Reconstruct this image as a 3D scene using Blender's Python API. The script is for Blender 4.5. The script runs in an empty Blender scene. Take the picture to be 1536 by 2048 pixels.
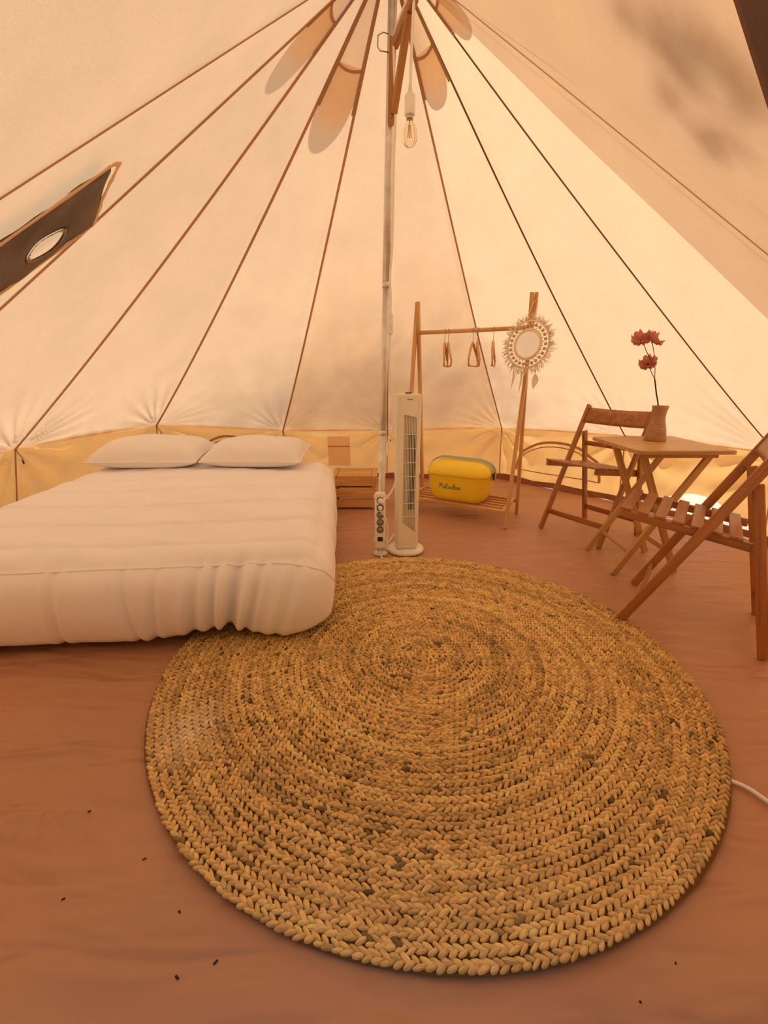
import bpy, bmesh, math, random
import numpy as np
from mathutils import Vector, Matrix

random.seed(7)
rng = np.random.default_rng(7)
scene = bpy.context.scene
COL = scene.collection
PI = math.pi

# ------------------------------------------------------------------ camera, world, sun, exposure
cam_d = bpy.data.cameras.new('camera')
cam_d.sensor_fit = 'VERTICAL'
cam_d.sensor_height = 36.0
cam_d.lens = 890.0 / 2048.0 * 36.0
cam_d.clip_start = 0.01
cam_o = bpy.data.objects.new('camera', cam_d)
COL.objects.link(cam_o)
cam_o.location = (0, 0, 1.0)
cam_o.rotation_euler = (math.radians(90 - 17.2), 0, 0)
scene.camera = cam_o

world = bpy.data.worlds.new('sky')
scene.world = world
world.use_nodes = True
bg = world.node_tree.nodes['Background']
bg.inputs[0].default_value = (0.86, 0.90, 1.0, 1)
bg.inputs[1].default_value = 0.85

SUN_AZ, SUN_EL = math.radians(-4), math.radians(69)
SUN = Vector((math.cos(SUN_EL) * math.cos(SUN_AZ), math.cos(SUN_EL) * math.sin(SUN_AZ), math.sin(SUN_EL)))
sun_d = bpy.data.lights.new('sun', 'SUN')
sun_d.energy = 5.0
sun_d.angle = math.radians(2.1)
sun_d.color = (1.0, 0.94, 0.84)
sun_o = bpy.data.objects.new('sun', sun_d)
COL.objects.link(sun_o)
sun_o.rotation_euler = SUN.to_track_quat('Z', 'Y').to_euler()

vs = scene.view_settings
vs.view_transform = 'Standard'
vs.look = 'None'
vs.gamma = 1.0
vs.use_curve_mapping = False
vs.exposure = -0.02
scene.cycles.diffuse_bounces = 5
scene.cycles.max_bounces = 8
scene.cycles.use_denoising = True


# ------------------------------------------------------------------ materials
def new_mat(name):
    m = bpy.data.materials.new(name)
    m.use_nodes = True
    nt = m.node_tree
    for n in list(nt.nodes):
        nt.nodes.remove(n)
    out = nt.nodes.new('ShaderNodeOutputMaterial')
    return m, nt, out


def N(nt, kind, **kw):
    n = nt.nodes.new(kind)
    for k, v in kw.items():
        if k.startswith('i_'):
            n.inputs[k[2:].replace('_', ' ')].default_value = v
        else:
            setattr(n, k, v)
    return n


def ramp(nt, fac, stops):
    r = nt.nodes.new('ShaderNodeValToRGB')
    el = r.color_ramp.elements
    while len(el) < len(stops):
        el.new(0.5)
    for e, (p, c) in zip(el, stops):
        e.position = p
        e.color = (*c, 1) if len(c) == 3 else c
    nt.links.new(fac, r.inputs[0])
    return r.outputs[0]


def obj_coords(nt, scale=(1, 1, 1), rnd=True):
    tc = nt.nodes.new('ShaderNodeTexCoord')
    mp = nt.nodes.new('ShaderNodeMapping')
    mp.inputs['Scale'].default_value = scale
    nt.links.new(tc.outputs['Object'], mp.inputs[0])
    if rnd:
        oi = nt.nodes.new('ShaderNodeObjectInfo')
        mul = N(nt, 'ShaderNodeMath', operation='MULTIPLY')
        mul.inputs[1].default_value = 13.0
        nt.links.new(oi.outputs['Random'], mul.inputs[0])
        cb = nt.nodes.new('ShaderNodeCombineXYZ')
        for k in range(3):
            nt.links.new(mul.outputs[0], cb.inputs[k])
        nt.links.new(cb.outputs[0], mp.inputs['Location'])
    return mp.outputs[0]


def plain(name, col, rough=0.5, metal=0.0, spec=0.5, var=0.0, vscale=8.0, bump=0.0, bscale=60.0):
    m, nt, out = new_mat(name)
    b = nt.nodes.new('ShaderNodeBsdfPrincipled')
    b.inputs['Base Color'].default_value = (*col, 1)
    b.inputs['Roughness'].default_value = rough
    b.inputs['Metallic'].default_value = metal
    b.inputs['Specular IOR Level'].default_value = spec
    co = obj_coords(nt)
    if var > 0:
        nz = N(nt, 'ShaderNodeTexNoise', i_Scale=vscale, i_Detail=4.0)
        nt.links.new(co, nz.inputs['Vector'])
        c = ramp(nt, nz.outputs['Fac'], [(0.3, tuple(v * (1 - var) for v in col)), (0.7, tuple(min(1, v * (1 + var)) for v in col))])
        nt.links.new(c, b.inputs['Base Color'])
    if bump > 0:
        nz = N(nt, 'ShaderNodeTexNoise', i_Scale=bscale, i_Detail=3.0)
        nt.links.new(co, nz.inputs['Vector'])
        bp = N(nt, 'ShaderNodeBump', i_Strength=bump, i_Distance=0.002)
        nt.links.new(nz.outputs['Fac'], bp.inputs['Height'])
        nt.links.new(bp.outputs[0], b.inputs['Normal'])
    nt.links.new(b.outputs[0], out.inputs[0])
    return m


def wood(name, dark, mid, light, rough=0.45, ringscale=26.0, knots=False):
    m, nt, out = new_mat(name)
    b = nt.nodes.new('ShaderNodeBsdfPrincipled')
    b.inputs['Roughness'].default_value = rough
    co = obj_coords(nt, (1.6, ringscale, ringscale))
    n1 = N(nt, 'ShaderNodeTexNoise', i_Scale=1.0, i_Detail=5.0, i_Roughness=0.6, i_Distortion=0.6)
    nt.links.new(co, n1.inputs['Vector'])
    co2 = obj_coords(nt, (6, 160, 160))
    n2 = N(nt, 'ShaderNodeTexNoise', i_Scale=1.0, i_Detail=3.0)
    nt.links.new(co2, n2.inputs['Vector'])
    mx = N(nt, 'ShaderNodeMath', operation='MULTIPLY_ADD')
    mx.inputs[1].default_value = 0.35
    nt.links.new(n2.outputs['Fac'], mx.inputs[0])
    sc = N(nt, 'ShaderNodeMath', operation='MULTIPLY')
    sc.inputs[1].default_value = 0.72
    nt.links.new(n1.outputs['Fac'], sc.inputs[0])
    nt.links.new(sc.outputs[0], mx.inputs[2])
    c = ramp(nt, mx.outputs[0], [(0.34, dark), (0.5, mid), (0.68, light)])
    if knots:
        co3 = obj_coords(nt, (3.5, 9, 9))
        vo = N(nt, 'ShaderNodeTexVoronoi', i_Scale=1.6)
        nt.links.new(co3, vo.inputs['Vector'])
        kf = ramp(nt, vo.outputs['Distance'], [(0.07, (1, 1, 1)), (0.13, (0, 0, 0))])
        mixn = N(nt, 'ShaderNodeMix', data_type='RGBA')
        nt.links.new(kf, mixn.inputs[0])
        nt.links.new(c, mixn.inputs[6])
        mixn.inputs[7].default_value = (dark[0] * 0.45, dark[1] * 0.4, dark[2] * 0.35, 1)
        c = mixn.outputs[2]
    nt.links.new(c, b.inputs['Base Color'])
    bp = N(nt, 'ShaderNodeBump', i_Strength=0.25, i_Distance=0.001)
    nt.links.new(mx.outputs[0], bp.inputs['Height'])
    nt.links.new(bp.outputs[0], b.inputs['Normal'])
    nt.links.new(b.outputs[0], out.inputs[0])
    return m


def canvas(name, refl, trans, frac=0.5, transparent=0.0, low_tint=None):
    """thin woven cloth: part of the light is reflected, part glows through"""
    m, nt, out = new_mat(name)
    co = obj_coords(nt, rnd=False)
    nz = N(nt, 'ShaderNodeTexNoise', i_Scale=3.2, i_Detail=3.0, i_Roughness=0.65)
    nt.links.new(co, nz.inputs['Vector'])
    fine = N(nt, 'ShaderNodeTexNoise', i_Scale=170.0, i_Detail=1.0)
    nt.links.new(co, fine.inputs['Vector'])
    ad = N(nt, 'ShaderNodeMath', operation='MULTIPLY_ADD')
    ad.inputs[1].default_value = 0.45
    nt.links.new(fine.outputs['Fac'], ad.inputs[0])
    sc = N(nt, 'ShaderNodeMath', operation='MULTIPLY')
    sc.inputs[1].default_value = 0.55
    nt.links.new(nz.outputs['Fac'], sc.inputs[0])
    nt.links.new(sc.outputs[0], ad.inputs[2])

    def shade(c):
        base = ramp(nt, ad.outputs[0], [(0.30, tuple(v * 0.90 for v in c)), (0.70, tuple(min(1, v * 1.05) for v in c))])
        if low_tint is None:
            return base
        # ochre tint, stronger towards the hem of the cloth, broken up by noise
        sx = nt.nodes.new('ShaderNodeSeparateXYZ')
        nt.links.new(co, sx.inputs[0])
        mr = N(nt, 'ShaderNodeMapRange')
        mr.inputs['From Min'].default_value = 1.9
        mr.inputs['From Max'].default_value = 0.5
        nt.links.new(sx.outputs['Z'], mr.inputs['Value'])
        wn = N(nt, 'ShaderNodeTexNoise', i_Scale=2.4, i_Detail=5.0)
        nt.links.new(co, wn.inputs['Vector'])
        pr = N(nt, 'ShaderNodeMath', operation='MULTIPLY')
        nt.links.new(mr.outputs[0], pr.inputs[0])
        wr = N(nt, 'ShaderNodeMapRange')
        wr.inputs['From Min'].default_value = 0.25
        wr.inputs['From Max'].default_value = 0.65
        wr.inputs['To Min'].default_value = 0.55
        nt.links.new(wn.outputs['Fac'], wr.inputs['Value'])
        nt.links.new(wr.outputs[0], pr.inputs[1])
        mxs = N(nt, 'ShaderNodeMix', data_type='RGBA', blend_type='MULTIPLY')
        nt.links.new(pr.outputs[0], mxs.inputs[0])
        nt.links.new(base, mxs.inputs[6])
        mxs.inputs[7].default_value = (*low_tint, 1)
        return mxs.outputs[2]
    d = nt.nodes.new('ShaderNodeBsdfDiffuse')
    t = nt.nodes.new('ShaderNodeBsdfTranslucent')
    nt.links.new(shade(refl), d.inputs[0])
    nt.links.new(shade(trans), t.inputs[0])
    mx = nt.nodes.new('ShaderNodeMixShader')
    mx.inputs[0].default_value = frac
    nt.links.new(d.outputs[0], mx.inputs[1])
    nt.links.new(t.outputs[0], mx.inputs[2])
    last = mx
    if transparent > 0:
        tr = nt.nodes.new('ShaderNodeBsdfTransparent')
        m2 = nt.nodes.new('ShaderNodeMixShader')
        m2.inputs[0].default_value = transparent
        nt.links.new(mx.outputs[0], m2.inputs[1])
        nt.links.new(tr.outputs[0], m2.inputs[2])
        last = m2
    nt.links.new(last.outputs[0], out.inputs[0])
    return m


M = {}
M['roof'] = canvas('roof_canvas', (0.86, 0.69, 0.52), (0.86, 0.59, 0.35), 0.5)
M['ochre_roof'] = canvas('ochre_roof_canvas', (0.86, 0.69, 0.52), (0.86, 0.59, 0.35), 0.5, low_tint=(0.98, 0.84, 0.62))
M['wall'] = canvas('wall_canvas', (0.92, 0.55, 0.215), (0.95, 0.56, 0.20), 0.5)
M['pale_canvas'] = canvas('pale_canvas', (0.82, 0.76, 0.66), (0.7, 0.62, 0.5), 0.4)
M['patch'] = canvas('patch_canvas', (0.92, 0.74, 0.58), (0.95, 0.72, 0.52), 0.6)
M['net'] = canvas('door_net', (0.70, 0.52, 0.38), (0.72, 0.53, 0.36), 0.5, transparent=0.45)
M['vent_net'] = canvas('vent_net', (0.80, 0.62, 0.50), (0.85, 0.66, 0.52), 0.5, transparent=0.4)
M['tape'] = canvas('seam_tape', (0.70, 0.45, 0.29), (0.68, 0.42, 0.26), 0.5)
M['rope'] = plain('thin_seam_cord', (0.17, 0.075, 0.03), 0.8, var=0.2)
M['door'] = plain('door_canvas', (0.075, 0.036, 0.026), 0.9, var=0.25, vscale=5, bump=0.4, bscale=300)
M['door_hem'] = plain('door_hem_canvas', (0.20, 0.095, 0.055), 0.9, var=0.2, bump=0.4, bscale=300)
M['jack'] = plain('stove_jack_cloth', (0.125, 0.085, 0.055), 0.75, var=0.35, vscale=6, bump=0.3, bscale=240)
M['jack_edge'] = plain('stove_jack_edge', (0.24, 0.16, 0.10), 0.7, var=0.2)
M['wood'] = wood('chair_wood', (0.22, 0.075, 0.018), (0.36, 0.135, 0.035), (0.48, 0.20, 0.058), 0.38)
M['table_wood'] = wood('table_wood', (0.36, 0.18, 0.06), (0.50, 0.28, 0.10), (0.60, 0.36, 0.14), 0.42)
M['rack_wood'] = wood('rack_wood', (0.46, 0.22, 0.07), (0.62, 0.33, 0.12), (0.72, 0.42, 0.17), 0.42)
M['pine'] = wood('pine_crate', (0.42, 0.18, 0.045), (0.64, 0.33, 0.10), (0.74, 0.43, 0.16), 0.5, 17, knots=True)
M['bracket'] = wood('bracket_wood', (0.30, 0.12, 0.03), (0.42, 0.19, 0.05), (0.50, 0.25, 0.08), 0.4)
M['fan'] = plain('fan_plastic', (0.88, 0.84, 0.74), 0.38, var=0.02)
M['fan_dark'] = plain('fan_rotor', (0.006, 0.007, 0.014), 0.5)
M['fan_back'] = plain('fan_grille_back', (0.74, 0.66, 0.52), 0.6)
M['white'] = plain('white_plastic', (0.90, 0.88, 0.84), 0.35, var=0.02)
M['socket'] = plain('socket_grey', (0.12, 0.10, 0.08), 0.5)
M['socket_in'] = plain('socket_inner', (0.34, 0.29, 0.25), 0.5)
M['black'] = plain('black_plastic', (0.012, 0.011, 0.012), 0.35)
M['steel'] = plain('galvanised_steel', (0.74, 0.71, 0.65), 0.38, metal=0.7, var=0.12, vscale=20)
M['wire'] = plain('hook_wire', (0.30, 0.27, 0.22), 0.35, metal=0.8)
M['cord'] = plain('white_cord', (0.90, 0.87, 0.84), 0.5)
M['yellow'] = plain('yellow_plastic', (0.98, 0.72, 0.03), 0.42, var=0.03, bump=0.08, bscale=500)
M['strap'] = plain('strap_webbing', (0.36, 0.42, 0.30), 0.7, var=0.1, bump=0.3, bscale=400)
M['print'] = plain('teal_print', (0.10, 0.25, 0.16), 0.6)
M['brass'] = plain('buckle_metal', (0.55, 0.5, 0.42), 0.3, metal=0.7)
M['bed'] = plain('duvet_cotton', (0.95, 0.92, 0.96), 0.85, spec=0.2, var=0.02, vscale=5, bump=0.22, bscale=500)
M['pillow'] = plain('pillow_linen', (0.91, 0.87, 0.88), 0.9, spec=0.15, var=0.03, bump=0.35, bscale=420)
M['mattress'] = plain('mattress_cloth', (0.55, 0.45, 0.4), 0.9)
M['flower'] = canvas('flower_petals', (0.64, 0.25, 0.20), (0.64, 0.24, 0.19), 0.4)
M['stem'] = plain('flower_stem', (0.045, 0.028, 0.012), 0.6)
M['vase'] = wood('vase_wood', (0.30, 0.14, 0.065), (0.40, 0.20, 0.10), (0.48, 0.26, 0.14), 0.45, 60)
M['fringe'] = plain('cotton_fringe', (0.86, 0.74, 0.60), 0.95, var=0.12)
M['bead'] = plain('wood_bead', (0.66, 0.46, 0.27), 0.35, var=0.15, vscale=40)
M['mirror'] = plain('mirror_glass', (0.92, 0.90, 0.88), 0.03, metal=1.0)
M['leaf'] = plain('tree_leaf', (0.05, 0.10, 0.025), 0.6)
M['bark'] = plain('tree_bark', (0.12, 0.08, 0.05), 0.9)
M['sand'] = plain('dry_ground', (0.62, 0.52, 0.40), 0.95, var=0.12, vscale=3, bump=0.5, bscale=30)
M['crumb'] = plain('leaf_crumb', (0.035, 0.018, 0.01), 0.8)
M['lip'] = plain('groundsheet_edge', (0.34, 0.14, 0.06), 0.55, var=0.15)

# bulb glass
m, nt, out = new_mat('bulb_glass')
g = nt.nodes.new('ShaderNodeBsdfGlass')
g.inputs['IOR'].default_value = 1.12
g.inputs['Roughness'].default_value = 0.0
g.inputs['Color'].default_value = (0.97, 0.93, 0.85, 1)
nt.links.new(g.outputs[0], out.inputs[0])
M['glass'] = m
M['filament'] = plain('led_filament', (0.75, 0.42, 0.06), 0.4)

# groundsheet
m, nt, out = new_mat('groundsheet')
b = nt.nodes.new('ShaderNodeBsdfPrincipled')
co = obj_coords(nt, rnd=False)
n1 = N(nt, 'ShaderNodeTexNoise', i_Scale=1.3, i_Detail=5.0)
nt.links.new(co, n1.inputs['Vector'])
c = ramp(nt, n1.outputs['Fac'], [(0.3, (0.46, 0.235, 0.140)), (0.7, (0.54, 0.280, 0.172))])
nt.links.new(c, b.inputs['Base Color'])
b.inputs['Roughness'].default_value = 0.46
b.inputs['Specular IOR Level'].default_value = 0.45
co2 = obj_coords(nt, (1.0, 3.4, 1.0), rnd=False)
n2 = N(nt, 'ShaderNodeTexNoise', i_Scale=2.6, i_Detail=2.0, i_Distortion=0.5)
nt.links.new(co2, n2.inputs['Vector'])
n3 = N(nt, 'ShaderNodeTexNoise', i_Scale=30.0, i_Detail=2.0, i_Distortion=0.6)
nt.links.new(co, n3.inputs['Vector'])
b1 = N(nt, 'ShaderNodeBump', i_Strength=0.6, i_Distance=0.06)
b2 = N(nt, 'ShaderNodeBump', i_Strength=0.30, i_Distance=0.0022)
nt.links.new(n2.outputs['Fac'], b1.inputs['Height'])
nt.links.new(n3.outputs['Fac'], b2.inputs['Height'])
nt.links.new(b1.outputs[0], b2.inputs['Normal'])
nt.links.new(b2.outputs[0], b.inputs['Normal'])
nt.links.new(b.outputs[0], out.inputs[0])
M['floor'] = m

# jute braid: colour per plait from a vertex attribute, fibres along the plait from uv
m, nt, out = new_mat('jute_braid')
b = nt.nodes.new('ShaderNodeBsdfPrincipled')
b.inputs['Roughness'].default_value = 0.85
b.inputs['Specular IOR Level'].default_value = 0.2
at = nt.nodes.new('ShaderNodeVertexColor')
at.layer_name = 'plait'
uvn = nt.nodes.new('ShaderNodeUVMap')
mp = nt.nodes.new('ShaderNodeMapping')
mp.inputs['Scale'].default_value = (2.0, 26.0, 1.0)
nt.links.new(uvn.outputs[0], mp.inputs[0])
nz = N(nt, 'ShaderNodeTexNoise', i_Scale=1.0, i_Detail=1.0)
nt.links.new(mp.outputs[0], nz.inputs['Vector'])
fib = ramp(nt, nz.outputs['Fac'], [(0.30, (0.62, 0.58, 0.52)), (0.68, (1.12, 1.12, 1.12))])
mul = N(nt, 'ShaderNodeMix', data_type='RGBA', blend_type='MULTIPLY')
mul.inputs[0].default_value = 1.0
nt.links.new(at.outputs[0], mul.inputs[6])
nt.links.new(fib, mul.inputs[7])
nt.links.new(mul.outputs[2], b.inputs['Base Color'])
bp = N(nt, 'ShaderNodeBump', i_Strength=0.6, i_Distance=0.0012)
nt.links.new(nz.outputs['Fac'], bp.inputs['Height'])
nt.links.new(bp.outputs[0], b.inputs['Normal'])
nt.links.new(b.outputs[0], out.inputs[0])
M['jute'] = m
M['jute_base'] = plain('jute_backing', (0.24, 0.12, 0.035), 0.95)


# ------------------------------------------------------------------ mesh helpers
def link(name, me, mat, parent=None, smooth=False):
    if mat is not None:
        me.materials.append(M[mat] if isinstance(mat, str) else mat)
    if smooth:
        me.polygons.foreach_set('use_smooth', [True] * len(me.polygons))
    o = bpy.data.objects.new(name, me)
    COL.objects.link(o)
    if parent is not None:
        o.parent = parent
    return o


def mesh(name, verts, faces, mat, parent=None, smooth=False):
    me = bpy.data.meshes.new(name)
    me.from_pydata([tuple(map(float, v)) for v in verts], [], faces)
    me.update()
    return link(name, me, mat, parent, smooth)


def tag(o, label=None, cat=None, group=None, kind=None):
    if label:
        o['label'] = label
    if cat:
        o['category'] = cat
    if group:
        o['group'] = group
    if kind:
        o['kind'] = kind
    return o


def empty(name, loc=(0, 0, 0), rz=0.0):
    o = bpy.data.objects.new(name, None)
    o.empty_display_size = 0.1
    COL.objects.link(o)
    o.location = loc
    o.rotation_euler = (0, 0, rz)
    return o


def bm_obj(name, bm, mat, parent=None, smooth=False):
    me = bpy.data.meshes.new(name)
    bm.to_mesh(me)
    bm.free()
    return link(name, me, mat, parent, smooth)


def box_bm(sx, sy, sz, bevel=0.002, seg=1):
    bm = bmesh.new()
    bmesh.ops.create_cube(bm, size=1.0)
    bmesh.ops.scale(bm, vec=(sx, sy, sz), verts=bm.verts)
    if bevel > 0:
        bmesh.ops.bevel(bm, geom=list(bm.edges), offset=min(bevel, 0.45 * min(sx, sy, sz)), segments=seg, affect='EDGES', profile=0.5)
    return bm


def frame_matrix(p0, p1, up=(0, 0, 1)):
    p0, p1 = Vector(p0), Vector(p1)
    x = (p1 - p0).normalized()
    u = Vector(up)
    if abs(x.dot(u)) > 0.98:
        u = Vector((0, 1, 0))
    z = (u - x * u.dot(x)).normalized()
    y = z.cross(x)
    R = Matrix((x, y, z)).transposed().to_4x4()
    R.translation = (p0 + p1) / 2
    return R


def bar(name, p0, p1, w, h, mat, parent=None, up=(0, 0, 1), bevel=0.002, seg=1):
    """straight piece of timber from p0 to p1; w across, h along 'up'; grain runs along local X"""
    L = (Vector(p1) - Vector(p0)).length
    o = bm_obj(name, box_bm(L, w, h, bevel, seg), mat, parent)
    o.matrix_local = frame_matrix(p0, p1, up)
    return o


def cylinder(name, p0, p1, r0, mat, parent=None, r1=None, n=16, smooth=True):
    L = (Vector(p1) - Vector(p0)).length
    r1 = r0 if r1 is None else r1
    vs_, fs = [], []
    for x, r in ((-L / 2, r0), (L / 2, r1)):
        for k in range(n):
            a = 2 * PI * k / n
            vs_.append((x, r * math.cos(a), r * math.sin(a)))
    for k in range(n):
        fs.append((k, (k + 1) % n, n + (k + 1) % n, n + k))
    fs.append(tuple(range(n - 1, -1, -1)))
    fs.append(tuple(range(n, 2 * n)))
    o = mesh(name, vs_, fs, mat, parent)
    for pl in o.data.polygons:
        pl.use_smooth = smooth and len(pl.vertices) == 4
    o.matrix_local = frame_matrix(p0, p1)
    return o


def catmull(pts, n=8):
    P = [np.array(p, float) for p in pts]
    P = [2 * P[0] - P[1]] + P + [2 * P[-1] - P[-2]]
    res = []
    for i in range(1, len(P) - 2):
        a, b_, c_, d_ = P[i - 1:i + 3]
        for k in range(n):
            t = k / n
            res.append(0.5 * (2 * b_ + (c_ - a) * t + (2 * a - 5 * b_ + 4 * c_ - d_) * t * t + (3 * b_ - a - 3 * c_ + d_) * t ** 3))
    res.append(P[-2])
    return res


def tube_data(pts, r, n=8, closed=False, flat=1.0, vofs=0):
    P = [Vector(p) for p in pts]
    m_ = len(P)
    T = []
    for i in range(m_):
        a = P[(i - 1) % m_] if (closed or i > 0) else P[i]
        b_ = P[(i + 1) % m_] if (closed or i < m_ - 1) else P[i]
        T.append((b_ - a).normalized())
    u = Vector((0, 0, 1)) if abs(T[0].z) < 0.9 else Vector((1, 0, 0))
    vs_, fs = [], []
    for i in range(m_):
        u = (u - T[i] * u.dot(T[i])).normalized()
        w = T[i].cross(u)
        rr = r[i] if hasattr(r, '__len__') else r
        for k in range(n):
            a = 2 * PI * k / n
            vs_.append(P[i] + u * (rr * math.cos(a)) * flat + w * (rr * math.sin(a)))
    for i in range(m_ if closed else m_ - 1):
        j = (i + 1) % m_
        for k in range(n):
            fs.append((vofs + i * n + k, vofs + i * n + (k + 1) % n, vofs + j * n + (k + 1) % n, vofs + j * n + k))
    if not closed:
        fs.append(tuple(vofs + k for k in range(n - 1, -1, -1)))
        fs.append(tuple(vofs + (m_ - 1) * n + k for k in range(n)))
    return vs_, fs


def tube(name, pts, r, mat, parent=None, n=8, closed=False, flat=1.0):
    v, f_ = tube_data(pts, r, n, closed, flat)
    return mesh(name, v, f_, mat, parent, smooth=True)


def lathe(name, prof, mat, parent=None, n=28, loc=(0, 0, 0)):
    vs_, fs = [], []
    for r, z in prof:
        for k in range(n):
            a = 2 * PI * k / n
            vs_.append((r * math.cos(a), r * math.sin(a), z))
    for i in range(len(prof) - 1):
        for k in range(n):
            fs.append((i * n + k, i * n + (k + 1) % n, (i + 1) * n + (k + 1) % n, (i + 1) * n + k))
    if prof[0][0] > 1e-6:
        fs.append(tuple(range(n - 1, -1, -1)))
    if prof[-1][0] > 1e-6:
        fs.append(tuple(range((len(prof) - 1) * n, len(prof) * n)))
    o = mesh(name, vs_, fs, mat, parent)
    for pl in o.data.polygons:
        pl.use_smooth = len(pl.vertices) == 4
    o.location = loc
    return o


def grid_mesh(name, fn, nu, nv, mat, parent=None, smooth=True, us=None, vs2=None, thick=0.0):
    us = np.linspace(0, 1, nu + 1) if us is None else us
    vs2 = np.linspace(0, 1, nv + 1) if vs2 is None else vs2
    verts = [fn(u, v) for v in vs2 for u in us]
    nu, nv = len(us) - 1, len(vs2) - 1
    fs = [(j * (nu + 1) + i, j * (nu + 1) + i + 1, (j + 1) * (nu + 1) + i + 1, (j + 1) * (nu + 1) + i) for j in range(nv) for i in range(nu)]
    o = mesh(name, verts, fs, mat, parent, smooth)
    if thick:
        md = o.modifiers.new('thickness', 'SOLIDIFY')
        md.thickness = thick
        md.offset = 0
    return o


def copy_tree(o, parent=None):
    c_ = o.copy()
    COL.objects.link(c_)
    c_.parent = parent
    for ch in list(o.children):
        copy_tree(ch, c_)
    return c_


# ------------------------------------------------------------------ tent shell
APEX = np.array([0.023, 2.43, 2.681])
CEN = np.array([0.0, 2.41])


def polar(a, r, z):
    return np.array([CEN[0] + r * math.cos(math.radians(a)), CEN[1] + r * math.sin(math.radians(a)), z])


# eave corners, from the door round by the left, back and right to the door again
EAVE = [polar(228, 2.50, 0.57), polar(200, 2.35, 0.57), np.array([-2.28, 2.74, 0.56]), np.array([-1.97, 3.90, 0.58]),
        np.array([-0.97, 4.31, 0.48]), np.array([0.034, 4.39, 0.47]), np.array([1.165, 4.45, 0.49]), np.array([1.89, 3.50, 0.540]),
        np.array([2.32, 2.60, 0.55]), polar(-31, 2.40, 0.57), polar(-52, 2.45, 0.57)]
SAGS = [0.0, 0.010, 0.040, 0.050, 0.040, 0.035, 0.040, 0.035, 0.030, 0.0, 0.0]   # how far each seam hangs inward
BASE = [e.copy() for e in EAVE]
BASE[2][:2] = (-2.40, 2.74); BASE[3][:2] = (-2.05, 3.95); BASE[4][:2] = (-1.00, 4.38); BASE[5][:2] = (0.03, 4.41)
BASE[6][:2] = (1.165, 4.40); BASE[7][:2] = (1.93, 3.52); BASE[8][:2] = (2.37, 2.60)
for q in BASE:
    q[2] = 0.0
DOOR_TOP = np.array([0.0, 0.15, 1.78])
DOOR_L = np.array([-1.0, 0.15, 0.0])
DOOR_R = np.array([1.0, 0.15, 0.0])


def roof_pt(i, s, t, off=0.0, e0=None, e1=None):
    """point of roof panel i: s from corner i to i+1, t from apex to eave; off>0 is inward"""
    a = EAVE[i] if e0 is None else e0
    c_ = EAVE[i + 1] if e1 is None else e1
    e = a + (c_ - a) * s
    p = APEX + (e - APEX) * t
    hor = np.array([APEX[0] - e[0], APEX[1] - e[1], 0.0])
    hor /= np.linalg.norm(hor) + 1e-9
    n = hor * 0.72 + np.array([0, 0, -0.70])
    return p + n * ((SAGS[i] * (1 - s) + SAGS[i + 1] * s) * 4 * t * (1 - t) * (0.75 + 0.25 * t) + off)


def roof_wrinkle(i, s, t):
    """gathers that fan out from the eave corners, and short ones along the eave; returns inward offset"""
    w = np.linalg.norm(EAVE[i + 1] - EAVE[i])
    d = (1 - t) * 2.9
    o = 0.0
    for side in (0, 1):
        x = (s if side == 0 else 1 - s) * w
        r = math.hypot(x, d)
        phi = math.atan2(d, x + 1e-6)
        if r > 0.015:
            o += 0.0135 * math.sin(phi * 21 + i * 1.7 + side * 2 + 1.2 * math.sin(phi * 5 + i)) * math.exp(-((r - 0.10) / 0.33) ** 2) * min(1, r / 0.12) * (0.4 + 0.6 * math.sin(phi))
    o += 0.0026 * math.sin(s * w / 0.032 + 2.2 * math.sin(s * 9 + i)) * math.exp(-(d / 0.09) ** 2)
    # long soft tension folds running down beside the seams
    x = min(s, 1 - s) * w
    o += 0.010 * math.sin(x / 0.045 + i) * math.exp(-(x / 0.10) ** 2) * math.sin(PI * min(1, t * 1.02)) * 0.55
    o -= 0.014 * math.sin(PI * s) * (0.3 + 0.7 * t)
    o += 0.003 * math.sin(s * 7 + t * 11 + i) * math.sin(t * 5 + i * 2)
    # edges of neighbouring panels meet on the seam
    e = min(s, 1 - s) * w * t
    return o * min(1.0, e / 0.02) * min(1, t * 4) * min(1.0, d / 0.025)


ceiling = tag(empty('ceiling'), 'cream canvas cone roof of the bell tent', kind='structure')
VENTS = {1: 0.105, 3: 0.128, 6: 0.112, 8: 0.088}
ts_full = np.concatenate([np.linspace(0, 0.68, 26)[:-1], np.linspace(0.68, 0.90, 18)[:-1], np.linspace(0.90, 1.0, 22)])
us_full = np.linspace(0, 1, 79)
for i in range(len(EAVE) - 1):
    t0 = VENTS.get(i, 0.0)
    tt = np.concatenate([[t0], ts_full[ts_full > t0 + 0.01]])
    grid_mesh('roof_panel', lambda s, t, i=i: roof_pt(i, s, t, roof_wrinkle(i, s, t)), 0, 0, 'ochre_roof' if i in (4, 5) else 'roof', ceiling, us=us_full, vs2=tt)
# panels that run to the door peak
for e in (EAVE[0], EAVE[-1]):
    grid_mesh('roof_panel', lambda s, t, e=e: APEX + ((e + (DOOR_TOP - e) * s) - APEX) * t, 24, 30, 'roof', ceiling)


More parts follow.
